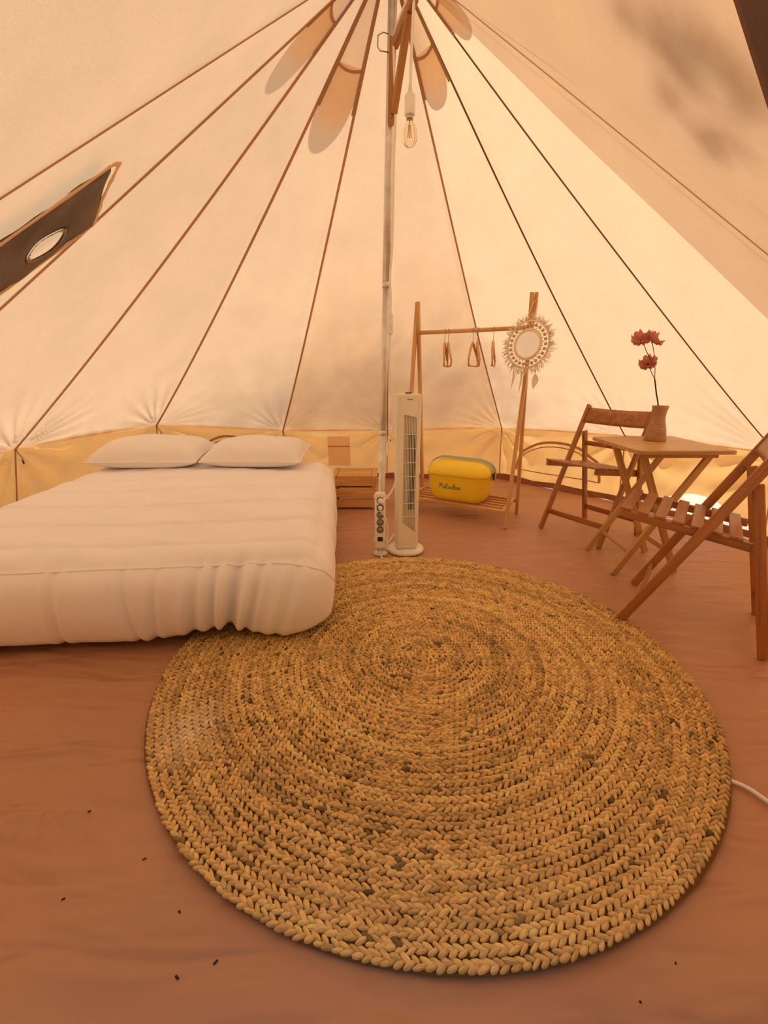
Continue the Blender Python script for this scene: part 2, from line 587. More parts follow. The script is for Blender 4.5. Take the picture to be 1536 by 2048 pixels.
def strip(name, path, normals, width, mat, parent, thick=0.003):
    """flat tape along a path; normals point into the tent"""
    vs_, fs = [], []
    m_ = len(path)
    for k in range(m_):
        a = path[max(0, k - 1)]
        b_ = path[min(m_ - 1, k + 1)]
        T = (b_ - a) / (np.linalg.norm(b_ - a) + 1e-9)
        n = normals[k] - T * np.dot(normals[k], T)
        n /= np.linalg.norm(n) + 1e-9
        w = np.cross(T, n)
        ww = width[k] if hasattr(width, '__len__') else width
        for sx, sn in ((-1, 0), (1, 0), (1, 1), (-1, 1)):
            vs_.append(path[k] + w * (sx * ww / 2) + n * (sn * thick))
    for k in range(m_ - 1):
        for q in range(4):
            fs.append((k * 4 + q, k * 4 + (q + 1) % 4, (k + 1) * 4 + (q + 1) % 4, (k + 1) * 4 + q))
    fs.append((3, 2, 1, 0))
    fs.append(tuple((m_ - 1) * 4 + q for q in range(4)))
    return mesh(name, vs_, fs, mat, parent)


def inward(e):
    h = np.array([APEX[0] - e[0], APEX[1] - e[1], 0.0])
    h /= np.linalg.norm(h)
    return h * 0.72 + np.array([0, 0, -0.70])


SEAMW = [0.022, 0.019, 0.017, 0.016, 0.014, 0.012, 0.011, 0.009, 0.008, 0.004]
for j, e in enumerate(EAVE[:-1]):
    i, s = (j, 0.0) if j < len(EAVE) - 1 else (j - 1, 1.0)
    tl = np.linspace(0.02, 1.0, 40)
    wob = [0.004 * math.sin(9 * t + j * 2) * t for t in tl]
    path = [roof_pt(i, s, t, 0.003) + np.array([wob[k] * 0.5, 0, wob[k] * 0.5]) for k, t in enumerate(tl)]
    strip('seam', path, [inward(e)] * len(tl), SEAMW[j], 'tape' if j < 7 else 'rope', ceiling)

# vents near the top: a net triangle, a tape below it and a rounded hood outside
for i, t0 in VENTS.items():
    grid_mesh('vent_net', lambda s, t, i=i, t0=t0: roof_pt(i, s, t * t0, 0.0), 8, 10, 'vent_net', ceiling)
    sl = np.linspace(0.02, 0.98, 9)
    strip('vent_tape', [roof_pt(i, s, t0 + 0.006 * math.sin(PI * s), 0.002) for s in sl], [inward((EAVE[i] + EAVE[i + 1]) / 2)] * 9, 0.012, 'tape', ceiling)
    for s in (0.0, 1.0):
        tl = np.linspace(0.01, t0 * 1.45, 8)
        si = 0.035 if s == 0 else 0.965
        strip('vent_tape', [roof_pt(i, si, t, 0.004) for t in tl], [inward(EAVE[i] if s == 0 else EAVE[i + 1])] * 8, 0.017, 'tape', ceiling)
    hood = {1: 0.085, 3: 0.092, 6: 0.062, 8: 0.060}[i]

    def hood_pt(u, v, i=i, t0=t0, hood=hood):
        s = -0.01 + 1.02 * u
        tend = t0 + hood * max(0.0, 1 - abs(2 * u - 1.0) ** 2.4) ** 0.5
        t = -0.005 + (tend + 0.005) * v
        return roof_pt(i, s, t, -0.006 - 0.040 * (t / t0) * math.sin(PI * u))
    grid_mesh('vent_hood', hood_pt, 28, 16, 'roof', ceiling, us=0.5 - 0.5 * np.cos(np.linspace(0, PI, 29)))

# stove jack: dark heat-proof cloth with a round cut-out, sewn into the left panel
JI = 0
JC = np.array([0.605, 0.588])        # (s, t) of the hole centre
jp = roof_pt(JI, JC[0], JC[1], 0.024)
ja = roof_pt(JI, JC[0] + 0.12, JC[1], 0.012) - roof_pt(JI, JC[0] - 0.12, JC[1], 0.012)
jb = roof_pt(JI, JC[0], JC[1] - 0.06, 0.012) - roof_pt(JI, JC[0], JC[1] + 0.06, 0.012)
ja /= np.linalg.norm(ja)
jn = np.cross(ja, jb)
jn /= np.linalg.norm(jn)
jb = np.cross(jn, ja)
if np.dot(jn, np.array([0.6, 0.2, -0.6])) < 0:
    jn = -jn
JQ = [(-0.165, 0.325), (-0.30, -0.26), (0.055, -0.26), (0.180, 0.183)]     # outline of the patch round the hole
JR, JE = 0.082, 0.70


def jack_reach(ca, sa):
    best = 9.0
    for k in range(4):
        (x0, y0), (x1, y1) = JQ[k], JQ[(k + 1) % 4]
        ex, ey = x1 - x0, y1 - y0
        det = ca * -ey + sa * ex
        if abs(det) > 1e-9:
            t = (x0 * -ey + y0 * ex) / det
            q = (ca * y0 - sa * x0) / det
            if t > 0 and -1e-6 <= q <= 1 + 1e-6:
                best = min(best, t)
    return best


def jack_pt(x, y, off=0.0):
    wob = 0.0035 * math.sin(x * 28 + y * 9) * math.sin((y + 0.3) * 7) + 0.002 * math.sin(y * 40 + x * 13)
    return jp + ja * x + jb * y + jn * (wob + off)


vs_, fs_ = [], []
nr, na = 6, 64
for k in range(na):
    a = 2 * PI * k / na
    ca, sa = math.cos(a), math.sin(a)
    rr = jack_reach(ca, sa)
    rh = JR * JE / math.hypot(JE * sa, ca)
    for q in range(nr + 1):
        r = rh + (rr - rh) * q / nr
        vs_.append(jack_pt(r * ca, r * sa))
for k in range(na):
    for q in range(nr):
        k2 = (k + 1) % na
        fs_.append((k * (nr + 1) + q, k * (nr + 1) + q + 1, k2 * (nr + 1) + q + 1, k2 * (nr + 1) + q))
jack = mesh('stove_jack', vs_, fs_, 'jack', ceiling, True)
tag(jack, 'dark grey stove pipe patch with a cut oval hole')
md = jack.modifiers.new('thickness', 'SOLIDIFY'); md.thickness = 0.004
# ragged edge left by the knife, and the stitched ring round it
vs_, fs_ = [], []
for k in range(64):
    a = 2 * PI * k / 64
    ri = JR - 0.006 - 0.012 * abs(math.sin(k * 2.3)) * random.random()
    vs_ += [jack_pt(JR * JE * 1.06 * math.cos(a), JR * 1.06 * math.sin(a), 0.004), jack_pt(ri * JE * math.cos(a), ri * math.sin(a), 0.003)]
for k in range(64):
    k2 = (k + 1) % 64
    fs_.append((2 * k, 2 * k + 1, 2 * k2 + 1, 2 * k2))
mesh('hole_edge', vs_, fs_, 'jack_edge', jack)
hem = [(-0.302, -0.26), (-0.168, 0.325), (-0.14, 0.345), (0.02, 0.258), (0.183, 0.188), (0.058, -0.26)]
hp = [jack_pt(x, y, 0.0) for x, y in hem]
for k in range(len(hp) - 1):
    pth = [hp[k] + (hp[k + 1] - hp[k]) * q / 6 for q in range(7)]
    strip('hem', pth, [jn] * 7, [0.016 + 0.006 * math.sin(q * 2 + k) for q in range(7)], 'patch', jack)

# net door panel tied back against the right side of the roof
grid_mesh('door_net', lambda u, v: roof_pt(8, 0.72 + 0.28 * u, 0.03 + 0.97 * v, 0.022 + roof_wrinkle(8, 0.72 + 0.28 * u, 0.03 + 0.97 * v) + 0.004 * math.sin(u * 6)), 24, 40, 'net', ceiling)
grid_mesh('door_net', lambda u, v: roof_pt(9, u, 0.03 + 0.97 * v, 0.022 + roof_wrinkle(9, u, 0.03 + 0.97 * v)), 24, 40, 'net', ceiling)
grid_mesh('door_net', lambda u, v: APEX + ((EAVE[-1] + (DOOR_TOP - EAVE[-1]) * u) - APEX) * (0.03 + 0.97 * v) + inward(EAVE[-1]) * 0.022, 20, 24, 'net', ceiling)


# walls
def wall_pt(i, s, v, bulge=1.0):
    """v from eave (0) to ground (1)"""
    e = EAVE[i] + (EAVE[i + 1] - EAVE[i]) * s
    g_ = BASE[i] + (BASE[i + 1] - BASE[i]) * s
    p = e + (g_ - e) * v
    w = np.linalg.norm(EAVE[i + 1] - EAVE[i])
    n = np.array([-(EAVE[i + 1] - EAVE[i])[1], (EAVE[i + 1] - EAVE[i])[0], 0.0])
    n /= np.linalg.norm(n)
    if np.dot(n[:2], CEN - e[:2]) < 0:
        n = -n
    o = 0.0
    for side in (0, 1):
        x = (s if side == 0 else 1 - s) * w
        d = v * 0.52
        r = math.hypot(x, d)
        phi = math.atan2(d, x + 1e-6)
        o += 0.022 * math.sin(phi * 11 + i * 2.1 + side * 1.3) * math.exp(-((r - 0.2) / 0.33) ** 2) * min(1, r / 0.1)
    o += 0.010 * math.sin(s * 11 + v * 6 + i) * math.sin(v * 4 + i)
    o += 0.004 * math.sin(s * 37 + v * 15 + i * 3)
    edge = min(1, min(s, 1 - s) * w / 0.04) * max(0.0, min(1, v / 0.08))
    # the wall between the chairs and the table has been hitched up off the ground
    if i == 7:
        lift = 0.20 * math.exp(-((s - 0.58) / 0.33) ** 2) * v ** 2
        p = p + np.array([0, 0, lift])
    return p + n * (o * edge * bulge)


wall_left = tag(empty('wall_left'), 'ochre canvas wall beside the bed', kind='structure')
wall_back = tag(empty('wall_back'), 'ochre canvas wall behind the pole', kind='structure')
wall_right = tag(empty('wall_right'), 'ochre canvas wall behind the table and chairs', kind='structure')
SIDE = [wall_left, wall_left, wall_left, wall_back, wall_back, wall_back, wall_right, wall_right, wall_right, wall_right]
for i in range(len(EAVE) - 1):
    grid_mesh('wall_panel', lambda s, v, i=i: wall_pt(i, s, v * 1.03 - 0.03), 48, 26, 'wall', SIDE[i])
for i in range(1, len(EAVE) - 1):
    tl = np.linspace(0, 1, 8)
    nrm = inward(EAVE[i]) * np.array([1, 1, 0])
    strip('wall_seam', [wall_pt(i, 0, v) + nrm * 0.003 for v in tl], [nrm] * 8, 0.010, 'tape', SIDE[i])
    # cord loop and toggle under each corner
    top = EAVE[i] + nrm * 0.012
    sd = np.array([-nrm[1], nrm[0], 0])
    pts = [top, top + np.array([0, 0, -0.03]) + sd * 0.012, top + np.array([0, 0, -0.055]) + sd * 0.030 + nrm * 0.006, top + np.array([0, 0, -0.085]) + sd * 0.036]
    tube('toggle_cord', catmull(pts, 5), 0.0035, 'tape', SIDE[i], n=6)
    cylinder('toggle', pts[-1] + np.array([0, 0, 0.012]), pts[-1] + np.array([0, 0, -0.014]) + sd * 0.004, 0.005, 'black', SIDE[i], n=8)


def arch(i, s0, s1, h, wide, parent, name='window_tape'):
    pts = []
    for k in range(25):
        a = PI * k / 24
        s = (s0 + s1) / 2 - (s1 - s0) / 2 * math.cos(a)
        v = 1 - (0.13 + h * math.sin(a) ** 0.85) / 0.53
        pts.append((s, v))
    e = (EAVE[i] + EAVE[i + 1]) / 2
    nrm = inward(e) * np.array([1, 1, 0])
    nrm /= np.linalg.norm(nrm)
    strip(name, [wall_pt(i, s, v) + nrm * 0.004 for s, v in pts], [nrm] * 25, wide, 'tape', parent, 0.004)
    strip(name, [wall_pt(i, s, v + 0.075) + nrm * 0.004 for s, v in pts[2:-2]], [nrm] * 21, wide * 0.45, 'tape', parent, 0.003)
    strip(name, [wall_pt(i, s0 + (s1 - s0) * k / 10, 1 - 0.13 / 0.53) + nrm * 0.004 for k in range(11)], [nrm] * 11, wide * 0.4, 'tape', parent, 0.003)


arch(6, 0.16, 0.86, 0.30, 0.022, wall_right)
arch(3, 0.28, 0.80, 0.33, 0.020, wall_back)
arch(1, 0.10, 0.80, 0.26, 0.020, wall_left)
# power-cable patch sewn to the back wall above the crate
nrm = np.array([0, -1.0, 0])
pl_ = wall_pt(4, 0.46, 0.05) + nrm * 0.02
bk = grid_mesh('cable_patch', lambda u, v: np.array([-0.545 + 0.215 * u, 4.300 + 0.03 * v - 0.004 * math.sin(v * 7), 0.430 - 0.29 * v]), 8, 12, 'patch', wall_back)
tag(bk, 'pinkish rectangular cable patch')
strip('hem', [np.array([-0.545 + 0.215 * k / 6, 4.298, 0.335]) for k in range(7)], [nrm] * 7, 0.008, 'tape', bk)

# lower gables either side of the door
for ea, ba, dr in ((EAVE[0], BASE[0], DOOR_L), (EAVE[-1], BASE[-1], DOOR_R)):
    sd = wall_left if dr[0] < 0 else wall_right
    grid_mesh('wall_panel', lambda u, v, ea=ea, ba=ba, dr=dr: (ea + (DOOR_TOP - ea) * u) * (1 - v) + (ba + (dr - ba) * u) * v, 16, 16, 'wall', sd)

# rolled-up door canvas hanging beside the opening
door = tag(empty('door_1', (0.30, 0.36, 0.0)), 'dark rolled-back door canvas at the opening', kind='structure')
ax0, ax1 = np.array([-0.013, 0.350, 1.600]), np.array([0.935, 0.370, 0.16])
ax = [ax0 + (ax1 - ax0) * k / 30 for k in range(31)]
loc = np.array([0.30, 0.36, 0.0])
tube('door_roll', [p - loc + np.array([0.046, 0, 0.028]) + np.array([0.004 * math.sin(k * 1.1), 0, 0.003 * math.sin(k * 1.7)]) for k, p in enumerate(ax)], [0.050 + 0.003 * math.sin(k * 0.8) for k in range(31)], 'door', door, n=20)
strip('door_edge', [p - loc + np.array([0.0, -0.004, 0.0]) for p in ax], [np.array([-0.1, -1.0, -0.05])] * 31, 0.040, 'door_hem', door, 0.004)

# ------------------------------------------------------------------ floor
poly = [DOOR_R * np.array([1, 0.0, 1]) + np.array([0, -0.25, 0])] + [b_ for b_ in BASE[::-1]] + [DOOR_L * np.array([1, 0.0, 1]) + np.array([0, -0.25, 0])]


def poly_radius(a):
    d = np.array([math.cos(a), math.sin(a)])
    best = 9.0
    for k in range(len(poly)):
        p0 = poly[k][:2] - CEN
        p1 = poly[(k + 1) % len(poly)][:2] - CEN
        e = p1 - p0
        det = d[0] * -e[1] + d[1] * e[0]
        if abs(det) < 1e-9:
            continue
        t = (p0[0] * -e[1] + p0[1] * e[0]) / det
        q = (d[0] * p0[1] - d[1] * p0[0]) / det
        if t > 0 and -1e-6 <= q <= 1 + 1e-6:
            best = min(best, t)
    return best


def floor_z(x, y):
    z = 0.0012 * (math.sin(x * 9 + y * 4) + math.sin(y * 13 - x * 5))
    # slack folds in the groundsheet by the door
    rd = max(0.0, min(1.0, (math.hypot(x - 0.143, y - 1.41) - 0.95) / 0.16))
    k = max(0.0, min(1.0, (1.05 - y) / 0.5)) * rd
    z += k * (0.017 * math.sin((y + 0.34 * x + 0.05 * math.sin(x * 4)) * 17 + 1.0) * (0.6 + 0.4 * math.sin(x * 3 + 1)))
    k2 = max(0.0, min(1.0, (-x - 0.35) / 0.4)) * math.exp(-((y - 0.72) / 0.22) ** 2) * rd
    z += k2 * 0.026 * math.exp(-((y - 0.75 - 0.22 * (x + 0.9)) / 0.035) ** 2)
    # small creases on the right
    k3 = math.exp(-((x - 1.25) / 0.45) ** 2 - ((y - 1.75) / 0.45) ** 2)
    z += k3 * 0.0040 * math.sin(y * 62 + x * 9 + 2 * math.sin(x * 6))
    return z - 0.004


nA, nR = 260, 120
vs_, fs_ = [], []
for k in range(nA):
    a = 2 * PI * k / nA
    R_ = poly_radius(a)
    for q in range(nR + 1):
        r = R_ * q / nR
        x, y = CEN[0] + r * math.cos(a), CEN[1] + r * math.sin(a)
        vs_.append((x, y, floor_z(x, y)))
for k in range(nA):
    k2 = (k + 1) % nA
    for q in range(nR):
        fs_.append((k * (nR + 1) + q, k * (nR + 1) + q + 1, k2 * (nR + 1) + q + 1, k2 * (nR + 1) + q))
floor = tag(mesh('floor', vs_, fs_, 'floor', None, True), 'brown plastic groundsheet floor with creases', kind='structure')
# turned-up edge of the groundsheet
for i in range(len(BASE) - 1):
    d = BASE[i + 1] - BASE[i]
    n = np.array([-d[1], d[0], 0]) / np.linalg.norm(d)
    if np.dot(n[:2], CEN - BASE[i][:2]) < 0:
        n = -n
    pth = [BASE[i] + d * k / 12 + n * (0.014 + 0.004 * math.sin(k * 2 + i)) + np.array([0, 0, 0.022 + 0.006 * math.sin(k * 1.3)]) for k in range(13)]
    strip('floor_edge', pth, [n] * 13, [0.055 + 0.01 * math.sin(k) for k in range(13)], 'lip', floor, 0.008)
# pale sod cloth outside, seen under the hitched-up wall
d = BASE[8] - BASE[7]
n = np.array([-d[1], d[0], 0]) / np.linalg.norm(d)
if np.dot(n[:2], CEN - BASE[7][:2]) < 0:
    n = -n
grid_mesh('sod_cloth', lambda u, v: BASE[7] + d * u - n * (0.02 + 0.30 * v) + np.array([0, 0, 0.008 + 0.10 * v + 0.012 * math.sin(u * 31 + v * 4) * v]), 40, 8, 'pale_canvas', wall_right)
# ground outside
gr = mesh('ground', [(-9, -7, -0.03), (9, -7, -0.03), (9, 11, -0.03), (-9, 11, -0.03)], [(0, 1, 2, 3)], 'sand')
tag(gr, 'pale dry ground outside the tent', kind='structure')

# ------------------------------------------------------------------ rug
RC, RR = (0.143, 1.41), 0.922
rug = tag(empty('rug', (RC[0], RC[1], 0.0)), 'round braided jute rug lying on the brown groundsheet', 'rug')
lathe('backing', [(0.0, 0.001), (RR - 0.010, 0.001), (RR - 0.008, 0.006), (0.0, 0.007)], 'jute_base', rug, n=96)
nu_, nv_ = 8, 5          # plait blob resolution
blob = []
for j in range(1, nv_):
    th = PI * j / nv_
    for k in range(nu_):
        ph = 2 * PI * k / nu_
        blob.append((-math.cos(th), math.sin(th) * math.cos(ph), math.sin(th) * math.sin(ph)))
blob = np.array([(-1, 0, 0)] + blob + [(1, 0, 0)])
bf = []
for k in range(nu_):
    bf.append((0, 1 + (k + 1) % nu_, 1 + k, -1))
for j in range(nv_ - 2):
    for k in range(nu_):
        a = 1 + j * nu_ + k
        b_ = 1 + j * nu_ + (k + 1) % nu_
        bf.append((a, b_, b_ + nu_, a + nu_))
last = len(blob) - 1
for k in range(nu_):
    bf.append((1 + (nv_ - 2) * nu_ + k, 1 + (nv_ - 2) * nu_ + (k + 1) % nu_, last, -1))
PITCH = 0.0212
NRING = int(RR / PITCH)
nb = len(blob)
for q in range(NRING):
    r0 = PITCH * (q + 0.5)
    n = max(5, int(round(2 * PI * r0 / 0.0185)))
    V, F, UV, C = [], [], [], []
    ring_tone = 1.0 + 0.09 * math.sin(q * 1.9) + random.uniform(-0.09, 0.07)
    ring_z = random.uniform(-0.0012, 0.0012)
    for k in range(n):
        for side in (-1, 1):
            a = 2 * PI * (k + 0.25 * side + random.uniform(-0.06, 0.06)) / n
            wob = 0.0035 * math.sin(a * 3 + 1) * (r0 / RR) + 0.002 * math.sin(a * 7 + q * 0.4)
            rad = r0 + side * 0.0043 + wob + random.uniform(-0.0008, 0.0008)
            ang = a + PI / 2 + side * math.radians(30 + random.uniform(-13, 13))
            L, W, H = 0.0136 * random.uniform(0.80, 1.22), 0.0056 * random.uniform(0.78, 1.22), 0.0066 * random.uniform(0.85, 1.2)
            B = blob * np.array([L, W, H])
            tilt = random.uniform(-0.12, 0.12) - side * 0.16
            B[:, 2] += tilt * B[:, 0]
            ca, sa = math.cos(ang), math.sin(ang)
            P = np.stack([B[:, 0] * ca - B[:, 1] * sa + rad * math.cos(a), B[:, 0] * sa + B[:, 1] * ca + rad * math.sin(a), B[:, 2] + 0.0102 + ring_z + random.uniform(-0.001, 0.0012)], 1)
            o0 = len(V) * nb
            V.append(P)
            x, y = rad * math.cos(a), rad * math.sin(a)
            f0 = 0.5 + 0.5 * math.sin(a * 2.3 + q * 0.55) * math.sin(q * 0.31 + 1)
            c = np.array([0.96, 0.65, 0.275]) * (0.80 + 0.30 * f0) * ring_tone * random.uniform(0.66, 1.20)
            near = max(0.0, min(1.0, (-y - 0.45) / 0.45))
            c = c * (1 - 0.35 * near) + np.array([0.90, 0.66, 0.33]) * 0.35 * near
            if random.random() < 0.018 * (1 + 2 * (math.sin(q * 1.3 + a * 4) > 0.7)):
                c = c * random.uniform(0.25, 0.6)
            # sun dapple painted into the braid colour on one side
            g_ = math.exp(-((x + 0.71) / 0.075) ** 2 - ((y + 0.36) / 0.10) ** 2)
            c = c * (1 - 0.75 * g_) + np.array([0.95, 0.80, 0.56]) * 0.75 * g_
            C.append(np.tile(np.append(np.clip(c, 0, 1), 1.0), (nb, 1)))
            UV.append(np.stack([blob[:, 0] * 0.5 + random.random() * 9, np.arctan2(blob[:, 2], blob[:, 1]) / PI + random.random() * 9], 1))
            F.append((o0, ))
    V = np.concatenate(V)
    faces = []
    for (o0,) in F:
        for f_ in bf:
            faces.append((f_[0] + o0, f_[1] + o0, f_[2] + o0) if f_[3] < 0 else tuple(v + o0 for v in f_))
    me = bpy.data.meshes.new('braid_ring')
    me.from_pydata(V.tolist(), [], faces)
    at_ = me.color_attributes.new('plait', 'FLOAT_COLOR', 'POINT')
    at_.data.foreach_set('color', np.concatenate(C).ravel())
    uvl = me.uv_layers.new(name='uv')
    li = np.zeros(len(me.loops), dtype=np.int32)
    me.loops.foreach_get('vertex_index', li)
    uvl.data.foreach_set('uv', np.concatenate(UV)[li].ravel())
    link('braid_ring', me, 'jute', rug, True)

# ------------------------------------------------------------------ bed
bed = tag(empty('bed', (-1.165, 2.41, 0.0), math.radians(6.0)), 'low double bed under a plain pale pink quilted duvet', 'bed')
HX, HY, HT = 0.850, 0.965, 0.365          # half width, half length, height
bm = box_bm(2 * HX - 0.22, 2 * HY - 0.2, 0.22, 0.03, 3)
mt = bm_obj('mattress', bm, 'mattress', bed, True)
mt.location = (0, 0.02, 0.115)
QUILT = [-0.80, -0.53, -0.22, 0.10, 0.40]


def duvet_pt(p):
    """p on the surface of a box of half size (HX,HY,HT/2), returns the puffed cloth point"""
    x, y, z = p
    rad = 0.115
    q = np.array([max(-HX + rad, min(HX - rad, x)), max(-HY + rad, min(HY - rad, y)), max(rad * 0.6, min(HT - rad, z))])
    d = np.array(p) - q
    L = np.linalg.norm(d)
    d = d / (L + 1e-9)
    r = q + d * np.array([rad, rad, rad if z > HT / 2 else rad * 0.6])
    top = max(0.0, d[2]) ** 2
    front = max(0.0, -d[1]) ** 2
    right = max(0.0, d[0]) ** 2
    left = max(0.0, -d[0]) ** 2
    off = 0.0
    # quilted channels across the top
    ch = 0.0
    for yq in QUILT:
        yy = y - yq - 0.010 * math.sin(x * 3 + yq * 5)
        ch += math.exp(-(yy / 0.016) ** 2)
    off += top * (-0.017 * ch + 0.006 * math.sin(x * 5 + y * 3) + 0.0028 * math.sin(x * 9 + y * 26 + 2 * math.sin(x * 4)) + 0.002 * math.sin(x * 31 - y * 19))
    # hanging folds on the front
    h = min(1, max(0.0, z) / HT)

    def crease(x0, w, dep, lean=0.0):
        q_ = (x - x0 - lean * (h - 0.5)) / w
        return -dep * math.exp(-q_ * q_) + 0.55 * dep * math.exp(-((abs(q_) - 1.7) / 0.9) ** 2)
    fold = 0.007 * math.sin(x * 7 + 1.0) + 0.004 * math.sin(x * 17 + h * 2)
    fold += crease(-0.66, 0.016, 0.012, 0.10) + crease(-0.50, 0.014, 0.010, -0.12) + crease(-0.42, 0.018, 0.013, 0.05)
    fold += crease(-0.12, 0.016, 0.012, 0.02) + crease(0.13, 0.014, 0.012, -0.03) + crease(0.22, 0.016, 0.014, 0.04)
    fold += crease(0.36, 0.020, 0.020, 0.05) + crease(0.43, 0.016, 0.024, 0.03) + crease(0.50, 0.024, 0.045, 0.06) + crease(0.575, 0.016, 0.022, 0.10)
    fold += crease(0.70, 0.020, 0.012, 0.12)
    fold += 0.045 * math.exp(-((x - 0.655) / 0.10) ** 2) * (1 - h * 0.8)
    off += front * fold * (0.45 + 0.55 * math.sin(PI * min(1, h * 0.8 + 0.12)))
    off += front * 0.040 * math.sin(PI * h) ** 1.2
    # bulging side
    fs2 = 0.006 * math.sin(y * 4 + 1) + 0.003 * math.sin(y * 17)
    off += (right + left) * (fs2 + 0.035 * math.sin(PI * h))
    r = r + d * off
    # hem raised off the floor where the duvet bunches near the corner
    lowf = max(0.0, 1 - z / (HT * 0.75))
    lift = 0.040 * math.exp(-((x - 0.45) / 0.13) ** 2) + 0.012 * math.exp(-((x - 0.86) / 0.10) ** 2)
    r[2] += lowf * lift * front ** 0.5
    r[2] += 0.0
    return r


ps, fs_ = [], []
idx = {}


def pid(p):
    k = tuple(round(v, 5) for v in p)
    if k not in idx:
        idx[k] = len(ps)
        ps.append(p)
    return idx[k]


nx, ny, nz = 240, 170, 24
xs = np.linspace(-HX, HX, nx + 1); ys = np.linspace(-HY, HY, ny + 1); zs = np.linspace(0.0, HT, nz + 1)
for i in range(nx):
    for j in range(ny):
        fs_.append(tuple(pid((xs[a], ys[b_], HT)) for a, b_ in ((i, j), (i + 1, j), (i + 1, j + 1), (i, j + 1))))
for i in range(nx):
    for k in range(nz):
        fs_.append(tuple(pid((xs[a], -HY, zs[b_])) for a, b_ in ((i, k), (i + 1, k), (i + 1, k + 1), (i, k + 1))))
        fs_.append(tuple(pid((xs[a], HY, zs[b_])) for a, b_ in ((i + 1, k), (i, k), (i, k + 1), (i + 1, k + 1))))
for j in range(ny):
    for k in range(nz):
        fs_.append(tuple(pid((HX, ys[a], zs[b_])) for a, b_ in ((j, k), (j + 1, k), (j + 1, k + 1), (j, k + 1))))
        fs_.append(tuple(pid((-HX, ys[a], zs[b_])) for a, b_ in ((j + 1, k), (j, k), (j, k + 1), (j + 1, k + 1))))
duvet = mesh('duvet', [duvet_pt(p) for p in ps], fs_, 'bed', bed, True)
pp = []
for k in range(60):
    x = -HX + 0.03 + (2 * HX - 0.06) * k / 59
    pp.append(duvet_pt((x, -HY, HT * (0.93 - 0.10 * max(0, (k - 50) / 9) ** 2))))
for k in range(1, 14):
    pp.append(duvet_pt((HX, -HY + 0.018 * k, HT * (0.83 - 0.050 * k))))
tube('piping', pp, 0.0042, 'bed', duvet, n=6)


def make_pillow(name, loc, rz, w, dpt, h, tiltx, label):
    root = tag(empty(name, loc, rz), label, 'pillow', 'bed pillows')
    nu, nv = 40, 26
    vs_, fs_ = [], []
    for sgn in (1, -1):
        base = len(vs_)
        for j in range(nv + 1):
            for i in range(nu + 1):
                u, v = -1 + 2 * i / nu, -1 + 2 * j / nv
                prof = max(0.0, (1 - u ** 4)) ** 0.62 * max(0.0, (1 - v ** 4)) ** 0.62
                pin = 1 - 0.045 * (1 - abs(v) ** 2) * abs(u) ** 6
                pin2 = 1 - 0.07 * (1 - abs(u) ** 2) * abs(v) ** 6
                z = sgn * h * (0.60 if sgn > 0 else 0.40) * prof
                z += 0.006 * math.sin(u * 6 + v * 4) * prof * (sgn > 0)
                x, y = u * w / 2 * pin, v * dpt / 2 * pin2
                vs_.append((x, y * math.cos(tiltx) - z * math.sin(tiltx), y * math.sin(tiltx) + z * math.cos(tiltx)))
        for j in range(nv):
            for i in range(nu):
                f_ = (base + j * (nu + 1) + i, base + j * (nu + 1) + i + 1, base + (j + 1) * (nu + 1) + i + 1, base + (j + 1) * (nu + 1) + i)
                fs_.append(f_ if sgn > 0 else f_[::-1])
    mesh('cushion', vs_, fs_, 'pillow', root, True)
    rim = []
    for k in range(120):
        t = k / 120 * 4
        s_, f_ = int(t), t - int(t)
        u, v = [(-1 + 2 * f_, -1), (1, -1 + 2 * f_), (1 - 2 * f_, 1), (-1, 1 - 2 * f_)][s_]
        pin = 1 - 0.045 * (1 - abs(v) ** 2) * abs(u) ** 6
        pin2 = 1 - 0.07 * (1 - abs(u) ** 2) * abs(v) ** 6
        x, y = u * w / 2 * pin, v * dpt / 2 * pin2
        rim.append((x, y * math.cos(tiltx), y * math.sin(tiltx)))
    tube('piping', rim, 0.0048, 'bed', root, n=6, closed=True)
    return root


make_pillow('pillow', (-1.680, 3.235, 0.450), math.radians(1), 0.76, 0.46, 0.185, math.radians(7), 'wider pale linen pillow on the bed, by the ochre wall')
make_pillow('pillow', (-0.925, 3.25, 0.448), math.radians(-1), 0.71, 0.44, 0.175, math.radians(7), 'smaller pale linen pillow on the bed, beside the crate')

# ------------------------------------------------------------------ crate
CX0, CX1, CY0, CY1, CH = -0.400, -0.055, 3.315, 3.625, 0.262
crate = tag(empty('wooden_crate', ((CX0 + CX1) / 2, (CY0 + CY1) / 2, 0)), 'low pine crate used as a bedside table beside the bed', 'crate')
wx, wy = CX1 - CX0, CY1 - CY0
for z0, z1 in ((0.012, 0.074), (0.094, 0.160), (0.182, 0.242)):
    bar('slat', (-wx / 2 + 0.012, -wy / 2, (z0 + z1) / 2), (wx / 2 - 0.012, -wy / 2, (z0 + z1) / 2), 0.012, z1 - z0, 'pine', crate)
    bar('slat', (-wx / 2 + 0.012, wy / 2, (z0 + z1) / 2), (wx / 2 - 0.012, wy / 2, (z0 + z1) / 2), 0.012, z1 - z0, 'pine', crate)
for s in (-1, 1):
    bar('end_board', (s * (wx / 2 - 0.022), -wy / 2 + 0.010, 0.125), (s * (wx / 2 - 0.022), wy / 2 - 0.010, 0.125), 0.012, 0.225, 'pine', crate)
    bar('lid_edge', (s * (wx / 2 - 0.018), -wy / 2 - 0.006, 0.252), (s * (wx / 2 - 0.018), wy / 2 + 0.006, 0.252), 0.040, 0.020, 'pine', crate)
for k in range(3):
    y = -wy / 2 + wy / 3 * (k + 0.5)
    bar('lid_board', (-wx / 2 + 0.040, y, 0.251), (wx / 2 - 0.040, y, 0.251), wy / 3 - 0.002, 0.018, 'pine', crate)
